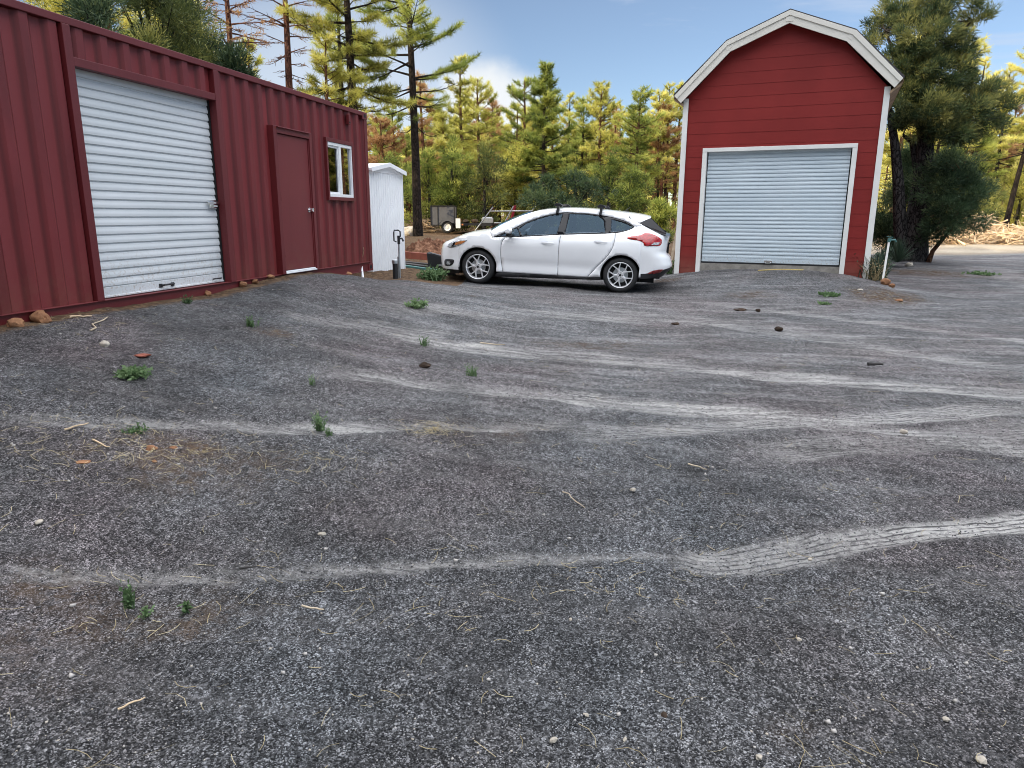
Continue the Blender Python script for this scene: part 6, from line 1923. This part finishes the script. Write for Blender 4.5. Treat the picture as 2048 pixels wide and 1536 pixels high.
# heap of reddish earth and stones in front of the pine
def heap(px0, px1, py_base, dep, h, label, seed):
    c = base((px0 + px1) / 2, py_base, dep); hw = (px1 - px0) / 2 / F_PX * dep
    n = 70; V = []; F = []
    off = Vector((seed * 3.1, 0, 0))
    for i in range(n):
        for j in range(n // 2):
            u = -1 + 2 * i / (n - 1); v = -1 + 2 * j / (n // 2 - 1)
            rr = math.hypot(u, v); e = max(0, 1 - rr ** 2.2)
            x = c.x + u * hw; y = c.y + v * hw * 0.65
            k = noise.noise(Vector((u * 4, v * 4, seed))) * 0.30 + noise.noise(Vector((u * 11, v * 8, seed))) * 0.20 + abs(noise.noise(Vector((u * 24, v * 18, seed)))) * 0.16
            z = g1(x, y) - 0.06 + h * e ** 0.7 * (0.85 + k) + 0.02 * k
            V.append((x - c.x, y - c.y, z - c.z))
    m = n // 2
    for i in range(n - 1):
        for j in range(m - 1): F.append((i * m + j, (i + 1) * m + j, (i + 1) * m + j + 1, i * m + j + 1))
    t = NT('red_earth'); o = t.coord(); nn_ = t.noise(6, 7, 0.75, o)
    cc = t.ramp(nn_, [(0.30, (0.03, 0.014, 0.009)), (0.48, (0.16, 0.075, 0.045)), (0.60, (0.30, 0.16, 0.10)), (0.74, (0.50, 0.32, 0.20))])
    t.principled(cc, 0.95, 0, t.bump(t.noise(16, 5, 0.75, o), 0.9, 0.06), 0.15)
    q = MB(); q.add(V, F)
    tag(q.build('earth_heap', t.mat, None, smooth=40, loc=c, fixn=False), label, 'earth heap')


heap(800, 925, 506, 18.5, 0.50, 'heap of reddish earth and broken stone between shed and car', 2)
# steel beam, planks and a black tub behind the car's nose
def lying(name, px0, py0, d0, px1, py1, d1, w_, h, mat, label, cat, rise=0.0, up_=(0, 0, 1)):
    a = base(px0, py0, d0); b = base(px1, py1, d1); c = a.copy()
    a = a + Vector((0, 0, h / 2 + rise)); b = b + Vector((0, 0, h / 2 + rise))
    q = MB(); q.bar(a - c, b - c, w_, h, up_)
    return tag(q.build(name, mat, None, bevel=0.004, loc=c), label, cat)


lying('steel_beam', 806, 515, 16.4, 905, 517, 16.2, 0.14, 0.15, M['rust'], 'rusty red steel beam lying behind the car’s front bumper', 'beam', 0.10)
lying('plank', 806, 527, 15.6, 905, 530, 15.2, 0.20, 0.05, M['darkwood'], 'dark wet plank lying in front of the rusty beam', 'plank', 0.0)
lying('plank', 808, 532, 15.0, 880, 533, 14.9, 0.12, 0.04, M['teal'], 'greenish narrow plank lying nearest to the hydrant', 'plank', 0.0)
lying('plank', 806, 522, 16.0, 890, 524, 15.8, 0.18, 0.06, M['darkwood'], 'dark plank lying under the rusty beam', 'plank', 0.0)
c = base(880, 528, 15.4)
q = MB()
tx = [(-0.22, -0.25), (0.55, -0.25), (0.55, 0.25), (-0.22, 0.25)]
vs = [(x, y, 0.0) for x, y in tx] + [(-0.25, -0.27, 0.36), (0.58, -0.27, 0.14), (0.58, 0.27, 0.14), (-0.25, 0.27, 0.36)] + [(-0.22, -0.24, 0.33), (0.55, -0.24, 0.13), (0.55, 0.24, 0.13), (-0.22, 0.24, 0.33)] + [(-0.2, -0.23, 0.02), (0.53, -0.23, 0.02), (0.53, 0.23, 0.02), (-0.2, 0.23, 0.02)]
fs = [(3, 2, 1, 0)] + [(i, (i + 1) % 4, 4 + (i + 1) % 4, 4 + i) for i in range(4)] + [(4 + i, 4 + (i + 1) % 4, 8 + (i + 1) % 4, 8 + i) for i in range(4)] + [(8 + i, 8 + (i + 1) % 4, 12 + (i + 1) % 4, 12 + i) for i in range(4)] + [(12, 13, 14, 15)]
q.add(vs, fs)
tag(q.build('tub', M['black_plastic'], None, bevel=0.006, loc=c), 'slanted black tub sticking out beside the car’s front bumper', 'tub')
c = base(886, 537, 14.6); q = MB(); q.box(-0.10, 0.25, -0.15, 0.15, -0.02, 0.17); q.box(-0.12, 0.27, -0.17, 0.17, 0.15, 0.18)
tag(q.build('crate', M['black_plastic'], None, bevel=0.006, loc=c), 'small black crate on the ground under the car’s nose', 'crate')

# utility trailer with a raised black panel box
TD_ = 35.5
def tp3(px, py, dd=0.0): return at(px, py, TD_ + dd)
c = base(897, 467, TD_); c.z = g1(c.x, c.y)
tr = empty('trailer', c, 0.0, 'small black utility trailer with a dark mesh box, parked at the edge of the wood', 'trailer')
S = TD_ / F_PX
bed_z = 0.48
q = MB(); q.box(-0.15, 2.15, -0.70, -0.62, bed_z - 0.12, bed_z); q.box(-0.15, 2.15, 0.62, 0.70, bed_z - 0.12, bed_z); q.box(-0.15, 2.1, -0.62, 0.62, bed_z - 0.05, bed_z - 0.01)
for k in range(5): q.box(0.2 + 0.42 * k, 0.26 + 0.42 * k, -0.62, 0.62, bed_z - 0.10, bed_z - 0.051)
q.bar((2.1, -0.5, bed_z - 0.06), (3.0, 0, bed_z - 0.06), 0.07, 0.09); q.bar((2.1, 0.5, bed_z - 0.06), (3.0, 0, bed_z - 0.06), 0.07, 0.09)
q.build('bed', M['black_plastic'], tr)
q = MB(); a0 = -0.78; a1 = 0.35; z0_, z1_ = 0.38, 1.28
for x in (a0, a1): 
    for y in (-0.6, 0.6): q.box(x - 0.025, x + 0.025, y - 0.025, y + 0.025, z0_, z1_)
for z in (z0_, z1_):
    q.box(a0, a1, -0.62, -0.58, z - 0.025, z + 0.025); q.box(a0, a1, 0.58, 0.62, z - 0.025, z + 0.025); q.box(a0 - .02, a0 + .02, -.6, .6, z - .025, z + .025); q.box(a1 - .02, a1 + .02, -.6, .6, z - .025, z + .025)
q.box(a0 + 0.32, a0 + 0.35, -0.62, -0.58, z0_, z1_)
q.build('box_frame', M['black_plastic'], tr)
for y0_ in (-0.59, 0.585):
    q = MB(); q.box(a0, a1 - 0.35 * (y0_ < 0), y0_, y0_ + 0.005, z0_, z1_); q.build('mesh_panel', plain('dark_mesh', (0.10, 0.10, 0.11), 0.6), tr)
for sgn in (-1, 1):
    wq = empty('wheel', (0, 0, 0)); wq.parent = tr; wq.location = (0.02, sgn * 0.84, 0.29); wq.rotation_euler = (0, 0, 0 if sgn < 0 else math.pi)
    q = MB(); q.lathe([(0.17, 0.0), (0.19, -0.01), (0.26, 0.0), (0.29, 0.03), (0.29, 0.15), (0.26, 0.18), (0.17, 0.17)], 28, 'y'); q.build('tyre', M['rubber'], wq, smooth=50)
    q = MB(); q.lathe([(0.0, 0.03), (0.05, 0.02), (0.06, 0.05), (0.14, 0.05), (0.17, 0.0), (0.175, 0.02)], 28, 'y'); q.build('rim', M['vinyl'], wq, smooth=50)
    q = MB(); a = np.linspace(RAD(0), RAD(180), 9); q.grid([[(0.02 + 0.42 * math.cos(t), sgn * 0.71, 0.29 + 0.36 * math.sin(t)) for t in a], [(0.02 + 0.42 * math.cos(t), sgn * 0.97, 0.29 + 0.36 * math.sin(t)) for t in a]]); q.build('fender', M['black_plastic'], tr, smooth=40)
q = MB(); q.box(0.44, 0.66, -0.985, -0.965, 0.25, 0.70); q.build('mud_flap', M['vinyl'], tr)
q = MB(); q.box(0.70, 0.78, -0.715, -0.701, bed_z - 0.10, bed_z - 0.03); q.build('marker_light', M['amber'], tr)
# load on the trailer
c2 = c + Vector((1.95, 0, bed_z + 0.01)); q = MB(); q.box(-0.30, 0.25, -0.3, 0.3, 0, 0.24); q.box(-0.26, 0.20, -0.25, 0.25, 0.24, 0.28)
tag(q.build('concrete_block', M['galv'], None, bevel=0.015, loc=c2), 'light grey block box sitting at the front of the trailer bed', 'box')
for i, (dx, s) in enumerate(((0.85, 0.16), (1.30, 0.19))):
    o = rock('scrap_lump', 920, 440, s, M['darkclod'], ('dark lump of scrap on the trailer bed, nearer the wheel', 'bigger dark lump of scrap in the middle of the trailer bed')[i], 80 + i, dep=TD_, cat='scrap'); o.location = c + Vector((dx, 0, bed_z + s * 0.45))
# leaning pipe rack
rk0 = base(1010, 460, 33.0)
rk = empty('pipe_rack', rk0, 0.0, 'leaning rack of silver pipes behind the car’s windshield', 'rack')
def rp(px, py, d=33.0): return at(px, py, d) - rk0
for a_, b_ in (((962, 446, 33.6), (986, 414, 33.6)), ((1000, 462, 32.6), (1027, 412, 32.6)), ((1050, 440, 33.2), (1072, 412, 33.2))):
    q = MB(); v0, v1 = rp(*a_), rp(*b_); v0 = v0 + (v0 - v1) * 0.5; q.tube([v0, v1], 0.027, 8); q.build('upright', M['galv'], rk, smooth=50)
for a_, b_ in (((980, 422.5, 33.6), (1064, 422, 33.1)), ((988, 446, 33.4), (1060, 447, 33.0))):
    q = MB(); q.tube([rp(*a_), rp(*b_)], 0.024, 8); q.build('rail', M['galv'], rk, smooth=50)
# red machine behind the rack
rm0 = base(1022, 452, 34.5)
rm = empty('red_machine', rm0, 0.2, 'small red machine with a slanted mast behind the pipe rack', 'machine')
q = MB(); q.prism([(-0.45, 0.25), (0.55, 0.25), (0.55, 0.62), (0.30, 0.80), (-0.15, 0.72), (-0.45, 0.45)], -0.3, 0.3, lambda a, b, t: (a, t, b)); q.build('body', M['redpaint'], rm, bevel=0.03)
q = MB(); q.bar((0.02, 0, 0.7), (0.20, 0, 1.35), 0.14, 0.10); q.build('mast', M['redpaint'], rm, bevel=0.01)
for x in (-0.3, 0.38):
    for y in (-0.36, 0.36):
        q = MB(); q.lathe([(0.0, -0.05), (0.12, -0.05), (0.20, -0.04), (0.20, 0.04), (0.12, 0.05), (0.0, 0.05)], 20, 'y', (x, y, 0.18)); q.build('wheel', M['rubber'], rm, smooth=50)
# split logs near the rack
lg = base(978, 466, 32.0); rl = random.Random(4)
for i in range(7):
    q = MB(); a = Vector((rl.uniform(-0.45, 0.5), rl.uniform(-0.2, 0.2), 0.08 + 0.13 * (i % 3) * (0.8 if i > 2 else 0))); d = Vector((math.cos(i * 1.3), math.sin(i * 1.3) * 0.6, rl.uniform(-.1, .25))) * 0.22
    q.tube([-d, d], 0.075, 7)
    tag(q.build('log', M['palewood'], None, smooth=30, loc=lg + a), 'one of the short pale split logs heaped in front of the pipe rack', 'log', 'short pale logs heaped in front of the pipe rack')

# ------------------------------------------------------------------ light
SUN_AZ = RAD(-125.0)      # compass-like: 0 = +Y, positive towards +X; the sun stands low on the left
SUN_EL = RAD(23.0)
sdir = Vector((math.sin(SUN_AZ) * math.cos(SUN_EL), math.cos(SUN_AZ) * math.cos(SUN_EL), math.sin(SUN_EL)))
sl = bpy.data.lights.new('sun', 'SUN'); sl.energy = 5.0; sl.angle = RAD(0.6); sl.color = (1.0, 0.83, 0.53)
so = bpy.data.objects.new('sun', sl); col.objects.link(so)
so.rotation_euler = sdir.to_track_quat('Z', 'Y').to_euler()
wld = bpy.data.worlds.new('World'); scene.world = wld; wld.use_nodes = True
nt = wld.node_tree
for n in list(nt.nodes): nt.nodes.remove(n)
def wn(t, **k):
    n = nt.nodes.new(t)
    for a, b in k.items(): setattr(n, a, b)
    return n
wo = wn('ShaderNodeOutputWorld'); bg = wn('ShaderNodeBackground'); nt.links.new(bg.outputs[0], wo.inputs[0])
sky = wn('ShaderNodeTexSky'); sky.sky_type = 'NISHITA'; sky.sun_disc = False
sky.sun_elevation = SUN_EL; sky.sun_rotation = SUN_AZ; sky.altitude = 2000; sky.air_density = 1.0; sky.dust_density = 0.4; sky.ozone_density = 1.6
tc = wn('ShaderNodeTexCoord'); gen = tc.outputs['Generated']
def wmath(op, a, b=0.0, clamp=False):
    m = wn('ShaderNodeMath', operation=op); m.use_clamp = clamp
    for i, v in enumerate((a, b)):
        if isinstance(v, bpy.types.NodeSocket): nt.links.new(v, m.inputs[i])
        else: m.inputs[i].default_value = v
    return m.outputs[0]
def wstep(x, a, b):
    m = wn('ShaderNodeMapRange'); m.interpolation_type = 'SMOOTHSTEP'; nt.links.new(x, m.inputs[0]); m.inputs[1].default_value = a; m.inputs[2].default_value = b
    return m.outputs[0]
def wmix(f, a, b):
    m = wn('ShaderNodeMix', data_type='RGBA')
    ins = [i for i in m.inputs if i.type == 'RGBA']
    if isinstance(f, bpy.types.NodeSocket): nt.links.new(f, m.inputs['Factor'])
    else: m.inputs['Factor'].default_value = f
    for s, v in zip(ins, (a, b)):
        if isinstance(v, bpy.types.NodeSocket): nt.links.new(v, s)
        else: s.default_value = (*v, 1)
    return [o for o in m.outputs if o.type == 'RGBA'][0]
sx = wn('ShaderNodeSeparateXYZ'); nt.links.new(gen, sx.inputs[0])
mp = wn('ShaderNodeMapping'); mp.inputs['Scale'].default_value = (1.6, 1.6, 11.0); mp.inputs['Rotation'].default_value = (0.0, 0.10, 0.3); nt.links.new(gen, mp.inputs[0])
nz = wn('ShaderNodeTexNoise'); nz.inputs['Scale'].default_value = 1.7; nz.inputs['Detail'].default_value = 7; nz.inputs['Roughness'].default_value = 0.58; nz.inputs['Distortion'].default_value = 0.6; nt.links.new(mp.outputs[0], nz.inputs['Vector'])
cirrus = wmath('ADD', 0.12, wmath('MULTIPLY', wstep(nz.outputs['Fac'], 0.50, 0.72), 0.50))
# one brighter cloud bank low over the trees; unseen overhead glow added as fill
bd_ = ray(985, 215).normalized()
dp = wn('ShaderNodeVectorMath', operation='DOT_PRODUCT'); nt.links.new(gen, dp.inputs[0]); dp.inputs[1].default_value = bd_
nz2 = wn('ShaderNodeTexNoise'); nz2.inputs['Scale'].default_value = 9; nz2.inputs['Detail'].default_value = 5; nt.links.new(gen, nz2.inputs['Vector'])
bank = wmath('MULTIPLY', wstep(wmath('ADD', dp.outputs['Value'], wmath('MULTIPLY', wmath('SUBTRACT', nz2.outputs['Fac'], 0.5), 0.006)), 0.9976, 0.9999), 0.75)
bd2 = ray(700, 300).normalized()
dp2 = wn('ShaderNodeVectorMath', operation='DOT_PRODUCT'); nt.links.new(gen, dp2.inputs[0]); dp2.inputs[1].default_value = bd2
bank2 = wmath('MULTIPLY', wstep(dp2.outputs['Value'], 0.965, 1.0), 0.60)
skyc = wn('ShaderNodeVectorMath', operation='SCALE'); nt.links.new(sky.outputs[0], skyc.inputs[0]); skyc.inputs['Scale'].default_value = SKY_S
c1 = wmix(cirrus, skyc.outputs[0], (0.66, 0.74, 0.90))
c1 = wmix(bank2, c1, (0.88, 0.93, 1.0))
c1 = wmix(bank, c1, (1.05, 1.05, 1.02))
over = wmath('MULTIPLY', wstep(sx.outputs[2], 0.42, 0.80), 0.85)
c1 = wmix(over, c1, OVER)
nt.links.new(c1, bg.inputs[0]); bg.inputs[1].default_value = 1.0
scene.view_settings.view_transform = 'Standard'; scene.view_settings.look = 'None'; scene.view_settings.exposure = 0; scene.view_settings.gamma = 1
scene.cycles.use_denoising = True
scene.cycles.max_bounces = 8
scene.cycles.transparent_max_bounces = 16

scene.cycles.filter_width = 1.0
